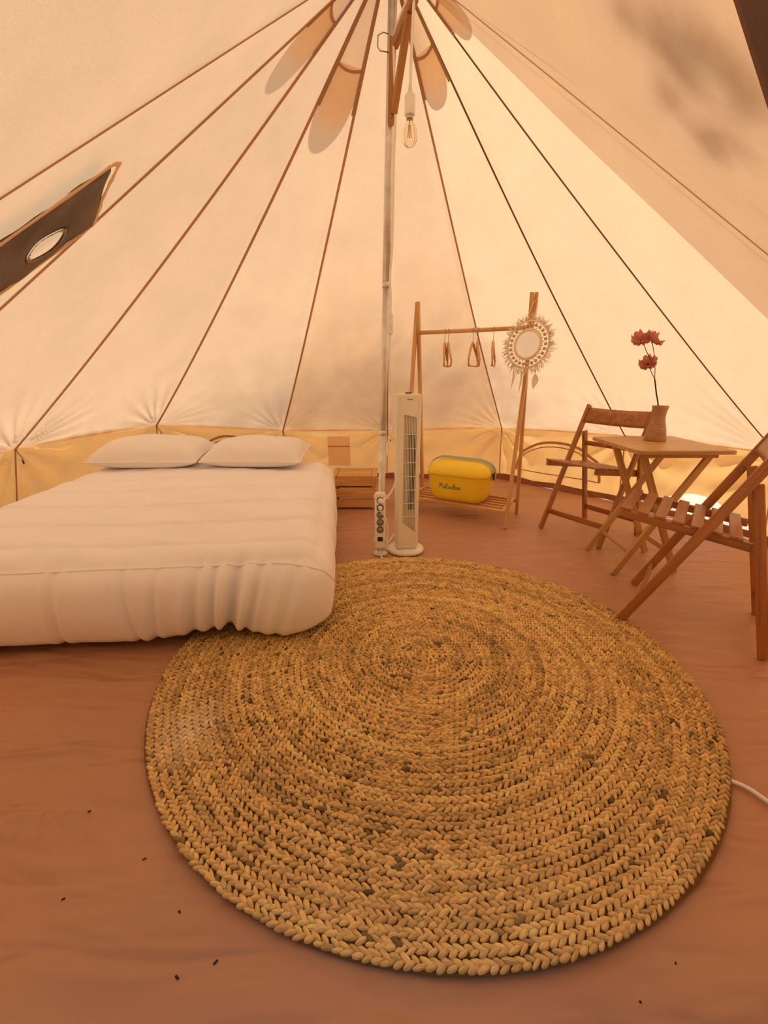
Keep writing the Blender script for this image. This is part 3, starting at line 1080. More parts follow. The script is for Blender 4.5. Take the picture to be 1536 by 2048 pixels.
for s in (-1, 1):
    bar('corner_post', (s * (wx / 2 - 0.030), -wy / 2 + 0.018, 0.0), (s * (wx / 2 - 0.030), -wy / 2 + 0.018, 0.24), 0.022, 0.022, 'pine', crate)

# ------------------------------------------------------------------ centre pole with clamp and base
PB = np.array([-0.022, 2.412, 0.0])
PT = np.array([0.040, 2.425, 2.66])


def pole_at(z):
    return PB + (PT - PB) * (z / PT[2])


pole = tag(empty('tent_pole', PB), 'galvanised steel centre pole holding up the tent', 'pole')
segs = [(0.012, 0.70, 0.0185), (0.70, 1.42, 0.0175), (1.42, 2.64, 0.0195)]
for z0, z1, r in segs:
    cylinder('tube', pole_at(z0) - PB, pole_at(z1) - PB, r, 'steel', pole, n=20)
for z in (0.70, 1.42):
    cylinder('joint', pole_at(z - 0.012) - PB, pole_at(z + 0.012) - PB, 0.0199, 'steel', pole, n=20)
lathe('base_plate', [(0.0, 0.0), (0.042, 0.0), (0.043, 0.005), (0.024, 0.010), (0.022, 0.02), (0.0, 0.02)], 'white', pole)
hk = pole_at(2.345)
tube('hook', [hk - PB + np.array(v) for v in [(-0.012, -0.018, 0.035), (-0.035, -0.02, 0.040), (-0.058, -0.02, 0.030), (-0.060, -0.02, -0.008), (-0.050, -0.02, -0.022), (-0.012, -0.020, -0.028)]], 0.0025, 'wire', pole, n=6)

# ------------------------------------------------------------------ lamp bracket, cord, bulb
LB = pole_at(2.10)
brk = tag(empty('lamp_bracket', LB), 'wooden triangular bracket strapped high on the centre pole', 'bracket')
v0, v1 = pole_at(2.055) + np.array([0.004, -0.034, 0]) - LB, pole_at(2.36) + np.array([0.004, -0.034, 0]) - LB
bar('upright', v0, v1, 0.028, 0.026, 'bracket', brk, up=(0, 1, 0))
armA = pole_at(2.335) + np.array([0.012, -0.03, 0]) - LB
armB = np.array([0.118, 2.185, 2.365]) - LB
bar('arm', armA, armB, 0.028, 0.030, 'bracket', brk)
bar('brace', pole_at(2.09) + np.array([0.016, -0.046, 0]) - LB, np.array([0.098, 2.235, 2.345]) - LB, 0.026, 0.028, 'bracket', brk)
cylinder('bolt', v0 + np.array([0, -0.012, 0.02]), v0 + np.array([0, -0.018, 0.02]), 0.004, 'wire', brk, n=8)

lamp = tag(empty('pendant_bulb', (0.104, 2.185, 1.95)), 'clear filament bulb hanging in a white holder from the bracket', 'lamp')
lz = 1.95
prof = [(0.0, -0.062), (0.012, -0.060), (0.022, -0.053), (0.030, -0.040), (0.033, -0.024), (0.030, -0.006), (0.022, 0.012), (0.0145, 0.026), (0.0135, 0.036), (0.0, 0.036)]
lathe('bulb', [(r, z) for r, z in prof], 'glass', lamp, n=28)
lathe('screw_cap', [(0.0, 0.030), (0.0135, 0.030), (0.0135, 0.048), (0.0, 0.048)], 'steel', lamp, n=20)
lathe('bulb_holder', [(0.0, 0.046), (0.0205, 0.046), (0.0215, 0.052), (0.0215, 0.108), (0.019, 0.114), (0.009, 0.118), (0.0065, 0.142), (0.0, 0.142)], 'white', lamp, n=24)
for s in (-1, 1):
    cylinder('filament', (s * 0.006, 0, -0.030), (s * 0.003, 0, 0.012), 0.0014, 'filament', lamp, n=6)
cylinder('filament_post', (0, 0, -0.03), (0, 0, 0.03), 0.0012, 'wire', lamp, n=6)

PS = np.array([-0.021, 2.372, 0.0])      # face plane of the power strip is about 2.36
cordpts = [(0.104, 2.185, 2.09), (0.107, 2.185, 2.2), (0.113, 2.186, 2.345), (0.112, 2.188, 2.385), (0.085, 2.25, 2.385), (0.045, 2.365, 2.36),
           (0.042, 2.376, 2.28), (0.049, 2.372, 2.15), (0.050, 2.372, 2.05), (0.044, 2.378, 1.9), (0.040, 2.378, 1.6), (0.029, 2.378, 1.45), (0.033, 2.380, 1.36), (0.031, 2.376, 1.285)]
cord = tag(empty('lamp_cable', (0.03, 2.38, 1.2)), 'white lamp cord with inline switch running down the centre pole', 'cord')
c0 = np.array([0.03, 2.38, 1.2])
tube('cable', [p - c0 for p in catmull(cordpts, 8)], 0.0056, 'cord', cord, n=8)
low = [(0.031, 2.376, 1.19), (0.026, 2.376, 1.10), (0.034, 2.376, 0.97), (0.052, 2.376, 0.83), (0.046, 2.376, 0.73), (0.020, 2.374, 0.64), (0.024, 2.372, 0.575),
       (0.058, 2.368, 0.50), (0.062, 2.366, 0.44), (0.040, 2.362, 0.385), (0.012, 2.345, 0.353), (-0.008, 2.332, 0.345)]
tube('cable', [p - c0 for p in catmull(low, 8)], 0.0054, 'cord', cord, n=8)
bm = box_bm(0.030, 0.018, 0.098, 0.006, 3)
sw = bm_obj('inline_switch', bm, 'white', cord)
sw.location = Vector(np.array([0.030, 2.374, 1.237]) - c0)
bm = box_bm(0.014, 0.006, 0.026, 0.002, 2)
rk = bm_obj('rocker', bm, 'cord', sw)
rk.location = (0, -0.010, 0)
plug = cylinder('plug', np.array([-0.004, 2.318, 0.344]) - c0, np.array([-0.022, 2.345, 0.339]) - c0, 0.012, 'white', cord, r1=0.016, n=14)

# ------------------------------------------------------------------ power strip tied to the pole
ps_root = tag(empty('power_strip', (PS[0], PS[1], 0.055)), 'white five-socket power strip tied upright to the pole foot', 'power strip')
bm = box_bm(0.060, 0.034, 0.330, 0.012, 3)
bd = bm_obj('body', bm, 'white', ps_root, False)
bd.location = (0.0, -0.012, 0.165)
for k in range(5):
    z = 0.287 - 0.0425 * k
    so = lathe('socket', [(0.0, 0.0), (0.0195, 0.0), (0.0195, 0.004), (0.0165, 0.004), (0.016, 0.0025), (0.0, 0.0025)], 'socket', ps_root, n=24)
    so.location = (0.0, -0.0285, z)
    so.rotation_euler = (math.radians(90), 0, 0)
    si_ = lathe('socket_face', [(0.0, 0.0), (0.0145, 0.0), (0.0145, 0.0035), (0.0, 0.0035)], 'socket_in', so, n=20)
    for dx in (-0.006, 0.006):
        hh = lathe('pin_hole', [(0.0, 0.0), (0.002, 0.0), (0.002, 0.0042), (0.0, 0.0042)], 'black', so, n=8)
        hh.location = (dx, 0.0, 0)
bm = box_bm(0.036, 0.006, 0.034, 0.003, 2)
sf = bm_obj('switch_frame', bm, 'cord', ps_root)
sf.location = (0, -0.030, 0.062)
bm = box_bm(0.029, 0.008, 0.026, 0.002, 2)
sb = bm_obj('switch', bm, 'black', sf)
sb.location = (0, -0.002, 0)
for z in (0.298, 0.045):
    tie = tube('cable_tie', [(-0.034, -0.020, z), (0.0, -0.0315, z + 0.004), (0.034, -0.020, z), (0.036, 0.030, z), (0.0, 0.066, z), (-0.036, 0.030, z)], 0.0022, 'cord', ps_root, n=6, closed=True)
cylinder('tie_tail', (0.034, -0.018, 0.298), (0.054, -0.022, 0.294), 0.0028, 'cord', ps_root, n=6)
strip_cable = catmull([(0.0, -0.012, 0.004), (0.0, -0.016, -0.028), (0.006, -0.030, -0.046), (0.018, -0.05, -0.050), (0.035, -0.075, -0.045)], 6)
tube('cable', strip_cable, 0.0048, 'cord', ps_root, n=8)

# ------------------------------------------------------------------ tower fan
FX, FY = 0.128, 2.470
fan = tag(empty('tower_fan', (FX, FY, 0.0), math.radians(8)), 'tall cream tower fan standing beside the centre pole', 'fan')
lathe('base', [(0.0, 0.0), (0.106, 0.0), (0.109, 0.006), (0.107, 0.014), (0.098, 0.022), (0.060, 0.026), (0.0, 0.027)], 'fan', fan, n=48)
FH0, FH1 = 0.030, 0.900
oct_ = []


def fan_section(z):
    k = 0.955 + 0.045 * (z - FH0) / (FH1 - FH0)
    hw, hd = 0.066 * k, 0.058 * k
    pts = []
    c_ = 0.016
    for cx, cy, a0 in ((hw - c_, -hd + c_, -90), (hw - c_, hd - 0.035, 0), (-hw + c_, hd - 0.035, 90), (-hw + c_, -hd + c_, 180)):
        rr = c_ if cy < 0 else 0.035
        if cy > 0:
            cx = (hw - 0.035) if cx > 0 else (-hw + 0.035)
        for q in range(5):
            a = math.radians(a0 + 90 * q / 4)
            pts.append((cx + rr * math.cos(a), cy + rr * math.sin(a), z))
    return pts


# body shell leaves a recess for the grille: two side cheeks, top and bottom blocks, back shell
vs_, fs_ = [], []
zz = [FH0, FH0 + 0.006] + list(np.linspace(0.06, 0.87, 8)) + [FH1 - 0.006, FH1]
for z in zz:
    sec = fan_section(z)
    if z in (FH0, FH1):
        sec = [(x * 0.955, y * 0.955, zq) for x, y, zq in sec]
    vs_ += sec
ns = 20
for i in range(len(zz) - 1):
    for k in range(ns):
        # open front between corner arcs for the grille zone
        if k == ns - 1 and 2 <= i < len(zz) - 3:
            continue
        fs_.append((i * ns + k, i * ns + (k + 1) % ns, (i + 1) * ns + (k + 1) % ns, (i + 1) * ns + k))
fs_.append(tuple(range(ns - 1, -1, -1)))
fs_.append(tuple((len(zz) - 1) * ns + k for k in range(ns)))
body = mesh('body', vs_, fs_, 'fan', fan)
FZ0, FZ1 = 0.06, float(np.linspace(0.06, 0.87, 8)[-1])


def front_y(z):
    return -0.058 * (0.955 + 0.045 * (z - FH0) / (FH1 - FH0))


# front plate with slanted grille opening
GX0, GX1 = -0.030, 0.040
def gtop(x): return 0.800 - 0.020 * (x - GX0) / (GX1 - GX0) if x > -0.012 else 0.795
def gbot(x): return 0.190 - 0.060 * (x - GX0) / (GX1 - GX0)
def yplate(z): return front_y(z) + 0.0002
hwf = 0.0492
vs_ = []
outer = [(-hwf, FZ0), (hwf, FZ0), (hwf, FZ1), (-hwf, FZ1)]
inner = [(GX0, gbot(GX0)), (GX1, gbot(GX1)), (GX1, gtop(GX1)), (GX0, gtop(GX0))]
for x, z in outer + inner:
    vs_.append((x, yplate(z), z))
for x, z in inner:
    vs_.append((x, yplate(z) + 0.006, z))
fs_ = [(0, 1, 5, 4), (1, 2, 6, 5), (2, 3, 7, 6), (3, 0, 4, 7), (4, 5, 9, 8), (5, 6, 10, 9), (6, 7, 11, 10), (7, 4, 8, 11)]
mesh('front_plate', vs_, fs_, 'fan', fan)
gb = bar('grille_back', (0.005, -0.040, 0.12), (0.005, -0.040, 0.81), 0.080, 0.004, 'fan_back', fan, up=(0, 1, 0))
bar('rotor', (0.0205, -0.042, 0.262), (0.0205, -0.042, 0.692), 0.039, 0.010, 'fan_dark', fan, up=(0, 1, 0))
NB = 8
for k in range(NB):
    x = GX0 + (GX1 - GX0) * (k + 0.5) / NB
    z0, z1 = gbot(x) - 0.002, gtop(x) + 0.002
    bar('grille_bar', (x, yplate(z0) + 0.004, z0), (x, yplate(z1) + 0.004, z1), 0.0030, 0.004, 'fan', fan, up=(0, 1, 0), bevel=0.0)
for k in range(7):
    z = 0.225 + 0.0775 * k
    bar('grille_rib', (GX0, yplate(z) + 0.002, z), (GX1, yplate(z) + 0.002, z), 0.004, 0.0034, 'fan', fan, bevel=0.0)
bar('top_handle', (-0.012, 0.006, 0.903), (0.020, 0.006, 0.903), 0.022, 0.010, 'socket', fan)
bar('top_rim', (-0.050, -0.050, 0.8985), (0.050, -0.050, 0.8985), 0.006, 0.006, 'fan', fan)
bar('name_mark', (-0.014, yplate(0.872) - 0.0004, 0.8735), (0.016, yplate(0.872) - 0.0004, 0.8735), 0.0012, 0.005, 'socket_in', fan, bevel=0.0)
fc = catmull([(-0.168, -0.120, 0.302), (-0.150, -0.122, 0.265), (-0.122, -0.110, 0.225), (-0.118, -0.10, 0.15), (-0.122, -0.09, 0.08), (-0.120, -0.085, 0.03)], 6)
fcord = tag(empty('fan_cable', (FX, FY, 0.0)), 'thin white fan cord plugged into the second socket of the strip', 'cord')
fcp = [(-0.024, 2.318, 0.297), (-0.014, 2.318, 0.280), (0.002, 2.328, 0.255), (0.016, 2.335, 0.222), (0.021, 2.338, 0.17), (0.016, 2.335, 0.11), (0.014, 2.330, 0.065), (0.022, 2.345, 0.06), (0.020, 2.345, 0.12),
       (0.014, 2.34, 0.095), (0.030, 2.36, 0.098), (0.060, 2.42, 0.12)]
tube('cable', [np.array(p) - np.array([FX, FY, 0]) for p in catmull(fcp, 8)], 0.0032, 'cord', fcord, n=8)
cylinder('plug', np.array([-0.021, 2.342, 0.300]) - np.array([FX, FY, 0]), np.array([-0.016, 2.316, 0.303]) - np.array([FX, FY, 0]), 0.014, 'white', fcord, r1=0.009, n=12)

# ------------------------------------------------------------------ clothes rack
RKc = np.array([0.573, 3.23, 0.0])
rack = tag(empty('clothes_rack', RKc), 'pine clothes rack with two A-shaped ends behind the tower fan', 'clothes rack')
RF, RB = np.array([0.822, 2.852, 0.0]), np.array([0.997, 3.194, 0.0])
LF, LBk = np.array([0.150, 3.262, 0.0]), np.array([0.325, 3.604, 0.0])
RT, LT = np.array([0.935, 3.045, 1.486]), np.array([0.237, 3.432, 1.486])
along = (RT - LT); along[2] = 0; along /= np.linalg.norm(along)
def ends(F, B, T, sgn):
    sp = (B - F); sp = sp / np.linalg.norm(sp)
    # the legs cross near the top: front leg ends at the back, back leg ends at the front
    f1 = T + sp * 0.020 + along * 0.011 * sgn
    b1 = T - sp * 0.020 - along * 0.011 * sgn
    bar('leg', F - RKc, f1 - RKc, 0.022, 0.030, 'rack_wood', rack, up=sp)
    bar('leg', B - RKc, b1 - RKc, 0.022, 0.030, 'rack_wood', rack, up=sp)
    return f1, b1
rf1, rb1 = ends(RF, RB, RT, 1)
lf1, lb1 = ends(LF, LBk, LT, -1)
BARL = np.array([0.249, 3.428, 1.283])
BARR = np.array([0.925, 3.045, 1.283])
cylinder('hanging_rail', BARL - RKc, BARR - RKc, 0.0135, 'rack_wood', rack, n=16)
def on(a, b_, t): return a + (b_ - a) * t
SZ = 0.105 / 1.5
sf0, sf1 = on(LF, lf1, SZ), on(RF, rf1, SZ)
sb0, sb1 = on(LBk, lb1, SZ), on(RB, rb1, SZ)
bar('shelf_rail', sf0 - RKc, sf1 - RKc, 0.020, 0.026, 'rack_wood', rack)
bar('shelf_rail', sb0 - RKc, sb1 - RKc, 0.020, 0.026, 'rack_wood', rack)
for t in (0.0, 0.93):
    a, b_ = on(sf0, sf1, t + 0.03), on(sb0, sb1, t + 0.03)
    bar('shelf_end', a - RKc + np.array([0, 0, 0.006]), b_ - RKc + np.array([0, 0, 0.006]), 0.022, 0.018, 'rack_wood', rack)
for k in range(5):
    t = (k + 0.7) / 5.4
    a, b_ = on(sf0, sb0, t), on(sf1, sb1, t)
    d = (b_ - a)
    bar('shelf_slat', a + d * 0.03 - RKc + np.array([0, 0, -0.002]), a + d * 0.955 - RKc + np.array([0, 0, -0.002]), 0.020, 0.012, 'rack_wood', rack)

# hangers, seen edge-on on the rail
rail_dir = (BARR - BARL) / np.linalg.norm(BARR - BARL)
hperp = np.array([-rail_dir[1], rail_dir[0], 0]); hperp /= np.linalg.norm(hperp)


def make_hanger():
    root = empty('coat_hanger')
    # local: Y across shoulders, hook at origin over the rail
    hook = []
    for k in range(11):
        a = math.radians(-40 + 220 * k / 10)
        hook.append((0, 0.018 * math.cos(a), 0.0 + 0.018 * math.sin(a)))
    hook = hook[::-1][:0] + [(0, 0.0, -0.075), (0, 0.0, -0.045)] + [(0, 0.010, -0.028)] + [(0, 0.0178 * math.cos(math.radians(a)), 0.0178 * math.sin(math.radians(a))) for a in (-30, 0, 35, 70, 110, 150, 190)]
    tube('hook', catmull(hook, 3), 0.0017, 'wire', root, n=6)
    pts = []
    for k in range(15):
        y = -0.215 + 0.43 * k / 14
        pts.append((0.012 * (abs(y) / 0.215) ** 2, y, -0.078 - 0.115 * (abs(y) / 0.215) ** 1.15))
    tube('shoulder', pts, [0.0065 + 0.003 * (1 - abs(k - 7) / 7) for k in range(15)], 'rack_wood', root, n=8)
    cylinder('trouser_bar', (0.010, -0.195, -0.230), (0.010, 0.195, -0.230), 0.0052, 'rack_wood', root, n=8)
    for s in (-1, 1):
        tube('side_strut', [(0.012, s * 0.213, -0.190), (0.012, s * 0.207, -0.212), (0.010, s * 0.193, -0.230)], 0.0055, 'rack_wood', root, n=8)
        cylinder('clip', (0.006, s * 0.17, -0.165), (0.016, s * 0.17, -0.160), 0.004, 'wire', root, n=6)
    return root


h0 = make_hanger()
spots = [(0.262, 19, 'coat hanger nearest the fan, hanging edge-on in a pair'), (0.296, 25, 'second coat hanger from the fan, close against its pair'),
         (0.525, 10, 'coat hanger turned most open, in the middle of the rail'), (0.568, 20, 'coat hanger just behind the open one on the rail'), (0.705, 14, 'lone coat hanger closest to the round mirror')]
for k, (t, dy, lab) in enumerate(spots):
    o = h0 if k == 0 else copy_tree(h0)
    p = BARL + (BARR - BARL) * t
    o.location = p + np.array([0, 0, 0.0002])
    o.rotation_euler = (0, 0, math.atan2(rail_dir[1], rail_dir[0]) + math.radians(dy))
    tag(o, lab, 'hanger', 'wooden hangers on the rack rail')

# ------------------------------------------------------------------ yellow cool box on the rack
CBX = np.array([0.575, 3.215, 0.117])
cb = tag(empty('cool_box', CBX, math.atan2(along[1], along[0])), 'yellow cool box with a green carrying strap on the rack shelf', 'cool box')


def rrect(hx, hy, r, z, n=6):
    pts = []
    for cx, cy, a0 in ((hx - r, hy - r, 0), (-hx + r, hy - r, 90), (-hx + r, -hy + r, 180), (hx - r, -hy + r, 270)):
        for q in range(n + 1):
            a = math.radians(a0 + 90 * q / n)
            pts.append((cx + r * math.cos(a), cy + r * math.sin(a), z))
    return pts


def loft(name, secs, mat, parent, cap0=True, cap1=True, smooth=True):
    n = len(secs[0])
    vs_ = [p for s in secs for p in s]
    fs_ = []
    for i in range(len(secs) - 1):
        for k in range(n):
            fs_.append((i * n + k, i * n + (k + 1) % n, (i + 1) * n + (k + 1) % n, (i + 1) * n + k))
    if cap0:
        fs_.append(tuple(range(n - 1, -1, -1)))
    if cap1:
        fs_.append(tuple((len(secs) - 1) * n + k for k in range(n)))
    return mesh(name, vs_, fs_, mat, parent, smooth)


secs = []
for z, hx, hy, r in [(0.0, 0.150, 0.105, 0.060), (0.004, 0.172, 0.122, 0.065), (0.016, 0.188, 0.134, 0.07), (0.04, 0.200, 0.143, 0.075), (0.10, 0.214, 0.152, 0.08), (0.185, 0.226, 0.160, 0.085), (0.188, 0.227, 0.161, 0.085)]:
    secs.append(rrect(hx, hy, r, z))
loft('tub', secs, 'yellow', cb)
secs = []
for z, hx, hy, r in [(0.190, 0.227, 0.161, 0.085), (0.192, 0.231, 0.165, 0.088), (0.205, 0.232, 0.166, 0.09), (0.225, 0.228, 0.162, 0.09), (0.250, 0.214, 0.150, 0.09), (0.270, 0.188, 0.126, 0.085), (0.282, 0.150, 0.092, 0.07), (0.287, 0.10, 0.05, 0.045)]:
    secs.append(rrect(hx, hy, r, z))
loft('lid', secs, 'yellow', cb)
sec0 = rrect(0.2285, 0.1625, 0.0855, 0.189)
tube('lid_seam', sec0, 0.0016, 'yellow', cb, n=6, closed=True)
sp = [np.array(p) for p in [(-0.246, -0.010, 0.19), (-0.245, -0.012, 0.225), (-0.222, -0.014, 0.268), (-0.15, -0.016, 0.300), (-0.05, -0.018, 0.302), (0.06, -0.020, 0.300), (0.15, -0.020, 0.297), (0.218, -0.020, 0.272), (0.243, -0.020, 0.235), (0.247, -0.020, 0.195), (0.243, -0.020, 0.160)]]
spc = catmull(sp, 5)
nr_ = []
for k in range(len(spc)):
    a = spc[max(0, k - 1)]; b_ = spc[min(len(spc) - 1, k + 1)]
    T = b_ - a
    nr_.append(np.array([-T[2], -0.30 * np.linalg.norm(T), T[0]]))
strap = strip('strap', spc, nr_, 0.032, 'strap', cb, 0.003)
for s, y in ((1, -0.020), (-1, -0.012)):
    bm = box_bm(0.010, 0.052, 0.050, 0.004, 2)
    bk = bm_obj('buckle', bm, 'black', cb)
    bk.location = (s * 0.245, y, 0.196)
    bk.rotation_euler = (0, s * 0.08, 0)
    bm = box_bm(0.012, 0.030, 0.030, 0.003, 1)
    b2 = bm_obj('buckle_plate', bm, 'brass', bk)
    b2.location = (s * 0.003, 0, 0)
# script lettering on the front
GL = {
 'P': ([[(0.05, 0.0), (0.22, 0.55), (0.34, 1.0)], [(-0.05, 0.80), (0.15, 0.98), (0.45, 1.02), (0.68, 0.86), (0.60, 0.62), (0.38, 0.50), (0.20, 0.52)]], 0.62),
 'o': ([[(0.30, 0.48), (0.12, 0.42), (0.05, 0.20), (0.16, 0.02), (0.36, 0.10), (0.42, 0.32), (0.30, 0.48), (0.50, 0.40)]], 0.46),
 'l': ([[(0.02, 0.10), (0.20, 0.50), (0.36, 0.98), (0.26, 1.0), (0.14, 0.55), (0.12, 0.08), (0.22, 0.0), (0.34, 0.10)]], 0.32),
 'a': ([[(0.38, 0.44), (0.20, 0.48), (0.06, 0.24), (0.14, 0.02), (0.32, 0.14), (0.40, 0.46), (0.38, 0.10), (0.46, 0.0), (0.56, 0.12)]], 0.52),
 'r': ([[(0.04, 0.10), (0.14, 0.50), (0.18, 0.40), (0.36, 0.46), (0.32, 0.12), (0.40, 0.0), (0.50, 0.12)]], 0.46),
 'b': ([[(0.02, 0.10), (0.24, 0.60), (0.34, 1.0), (0.24, 0.98), (0.10, 0.40), (0.14, 0.02), (0.34, 0.06), (0.42, 0.34), (0.30, 0.46), (0.46, 0.40)]], 0.46),
 'x': ([[(0.04, 0.42), (0.16, 0.46), (0.28, 0.06), (0.44, 0.04)], [(0.46, 0.48), (0.24, 0.26), (0.02, 0.02)]], 0.46),
}
lx = 0.0
SV, SF = [], []
W0 = sum(GL[c_][1] for c_ in 'Polarbox')
for c_ in 'Polarbox':
    strokes, adv = GL[c_]
    for st in strokes:
        pts = []
        for x, z in [tuple(p[:2]) for p in catmull([(a, b_, 0) for a, b_ in st], 4)]:
            X = -0.118 + (lx + x) / W0 * 0.165
            Z = 0.098 + z * 0.034
            hy = 0.1435 + (0.160 - 0.1435) * (Z - 0.04) / 0.145
            pts.append((X, -hy - 0.0010, Z))
        v, f_ = tube_data(pts, 0.0026, 6, vofs=len(SV))
        SV += v; SF += f_
    lx += adv
txt = mesh('lettering', SV, SF, 'print', cb, True)
tag(txt, 'green script lettering')

# ------------------------------------------------------------------ round macrame mirror hanging on the rack end
MC = Vector((0.868, 2.865, 1.172))
mn = Vector((-0.70, -0.70, 0.08)).normalized()
mir = empty('round_mirror', MC)
tag(mir, 'small round mirror with wooden beads and cotton fringe on the rack end', 'mirror')
mx_ = Vector((0, 0, 1)).cross(mn).normalized()
my_ = mn.cross(mx_)


def mp_(r, a, off=0.0):
    return mx_ * (r * math.cos(a)) + my_ * (r * math.sin(a)) + mn * off


def ring(name, r, rad, mat, off=0.0, n=48):
    return tube(name, [mp_(r, 2 * PI * k / n, off) for k in range(n)], rad, mat, mir, n=8, closed=True)


R_OUT = 0.137
vs_ = [mp_(0, 0, 0.004)] + [mp_(0.076, 2 * PI * k / 40, 0.004) for k in range(40)] + [mp_(0.076, 2 * PI * k / 40, -0.002) for k in range(40)]
fs_ = [(0, 1 + k, 1 + (k + 1) % 40) for k in range(40)] + [(1 + k, 41 + k, 41 + (k + 1) % 40, 1 + (k + 1) % 40) for k in range(40)]
mesh('glass', vs_, fs_, 'mirror', mir)
ring('inner_cord', 0.080, 0.0065, 'fringe', 0.002)
ring('inner_cord', 0.089, 0.0040, 'fringe', 0.001)
ring('outer_cord', R_OUT - 0.004, 0.0055, 'fringe')
NBD = 26
for k in range(NBD):
    a = 2 * PI * k / NBD
    bd = lathe('bead', [(0.0, -0.0105), (0.006, -0.0092), (0.0098, -0.004), (0.0105, 0.0), (0.0098, 0.004), (0.006, 0.0092), (0.0, 0.0105)], 'bead', mir, n=12) if k == 0 else None
    if k == 0:
        bead0 = bd
    else:
        bd = bead0.copy(); COL.objects.link(bd); bd.parent = mir
    bd.location = mp_(0.113, a)
    bd.matrix_local = Matrix.Translation(mp_(0.113, a)) @ (mp_(1, a)).to_track_quat('Z', 'Y').to_matrix().to_4x4()
    v, f_ = tube_data([mp_(0.092, a), mp_(R_OUT - 0.006, a)], 0.0022, 5)
SV, SF = [], []
for k in range(NBD):
    a = 2 * PI * (k + 0.5) / NBD
    v, f_ = tube_data([mp_(0.090, a), mp_(0.102, a + 0.02)], 0.003, 5, vofs=len(SV)); SV += v; SF += f_
mesh('knots', SV, SF, 'fringe', mir, True)
SV, SF = [], []
for k in range(230):
    a = 2 * PI * k / 230 + random.uniform(-0.02, 0.02)
    clump = 0.5 + 0.5 * math.sin(a * 26)
    L = 0.022 + 0.022 * random.random() * (0.4 + clump)
    droop = -0.006 * (1 - math.sin(a))
    p0 = mp_(R_OUT, a, random.uniform(-0.003, 0.003))
    p2 = mp_(R_OUT + L, a + random.uniform(-0.16, 0.16), random.uniform(-0.012, 0.012)) + Vector((0, 0, droop))
    p1 = (p0 + p2) / 2 + Vector((random.uniform(-1, 1), random.uniform(-1, 1), random.uniform(-1, 1))) * 0.003
    v, f_ = tube_data([p0, p1, p2], [0.0022, 0.0018, 0.0008], 4, vofs=len(SV)); SV += v; SF += f_
tag(mesh('fringe', SV, SF, 'fringe', mir, True), kind='stuff')
for ang, L, feather in ((-125, 0.045, 0.10), (-100, 0.02, 0.13), (-60, 0.055, 0.085)):
    p0 = mp_(R_OUT, math.radians(ang))
    p1 = p0 + Vector((0.002, 0, -L))
    tube('pendant_string', [p0, (p0 + p1) / 2 + Vector((0.003, 0, 0)), p1], 0.0016, 'fringe', mir, n=5)
    wf = 0.020 if ang == -60 else 0.007
    def leaf_pt(u, v, p1=p1, feather=feather, wf=wf):
        w = wf * math.sin(PI * (0.06 + 0.94 * v) ** 0.8) * (2 * u - 1)
        return p1 + mx_ * w + Vector((0.004 * math.sin(v * 5), 0.002 * math.sin(u * 3), -feather * v))
    grid_mesh('feather', leaf_pt, 6, 14, 'fringe', mir, thick=0.0015)
tube('hanging_cord', [mp_(R_OUT, PI / 2 + 0.25), Vector((0.050, 0.115, 0.255)), Vector((0.078, 0.128, 0.262)), mp_(R_OUT, PI / 2 - 0.25)], 0.002, 'fringe', mir, n=5)

# ------------------------------------------------------------------ folding table with vase
TC = np.array([1.425, 2.315, 0.0])
table = tag(empty('folding_table', TC), 'small pale wooden folding table carrying a vase', 'table')
TZ = 0.660
quad = [(-0.240, 0.235), (-0.232, -0.250), (0.195, -0.270), (0.255, 0.285)]
# rounded-corner top from the four corners
def round_poly(q, r, n=5):
    res = []
    for k in range(len(q)):
        p0, p1, p2 = (np.array(q[k - 1], float), np.array(q[k], float), np.array(q[(k + 1) % len(q)], float))
        a = (p0 - p1) / np.linalg.norm(p0 - p1); b_ = (p2 - p1) / np.linalg.norm(p2 - p1)
        s0, s1 = p1 + a * r, p1 + b_ * r
        for t in np.linspace(0, 1, n):
            res.append((1 - t) ** 2 * s0 + 2 * t * (1 - t) * p1 + t * t * s1)
    return res
rp = round_poly([(-0.240, 0.245), (-0.240, -0.255), (0.225, -0.262), (0.235, 0.270)], 0.030)
n = len(rp)
vs_ = [(x, y, TZ - 0.018) for x, y in rp] + [(x, y, TZ - 0.002) for x, y in rp] + [(x * 0.995, y * 0.995, TZ) for x, y in rp]
fs_ = [tuple(range(n))] + [(k, (k + 1) % n, n + (k + 1) % n, n + k) for k in range(n)] + [(n + k, n + (k + 1) % n, 2 * n + (k + 1) % n, 2 * n + k) for k in range(n)] + [tuple(2 * n + k for k in range(n))]
mesh('table_top', vs_, fs_, 'table_wood', table)
for y, xo in ((-0.185, 0.0), (0.150, 0.012)):
    xa0, xa1 = -0.228 + xo, 0.150 + xo
    xb0, xb1 = 0.105 + xo, -0.165 + xo
    bar('leg', (xa0, y, 0.0), (xa1, y, TZ - 0.03), 0.020, 0.032, 'table_wood', table, up=(1, 0, 0))
    bar('leg', (xb0, y - 0.021 * (1 if y < 0 else -1) * -1, 0.0), (xb1, y + 0.021 * (1 if y < 0 else -1), TZ - 0.03), 0.020, 0.032, 'table_wood', table, up=(1, 0, 0))
    bar('top_rail', (-0.20, y, TZ - 0.032), (0.185, y, TZ - 0.032), 0.018, 0.026, 'table_wood', table)
    cylinder('pivot', (-0.046 + xo, y - 0.016, 0.318), (-0.046 + xo, y + 0.030, 0.318), 0.005, 'wire', table, n=8)
bar('stretcher', (0.065, -0.165, 0.115), (0.077, 0.135, 0.115), 0.020, 0.030, 'table_wood', table)
bar('stretcher', (-0.150, -0.185, 0.115), (-0.140, 0.150, 0.115), 0.020, 0.014, 'table_wood', table)

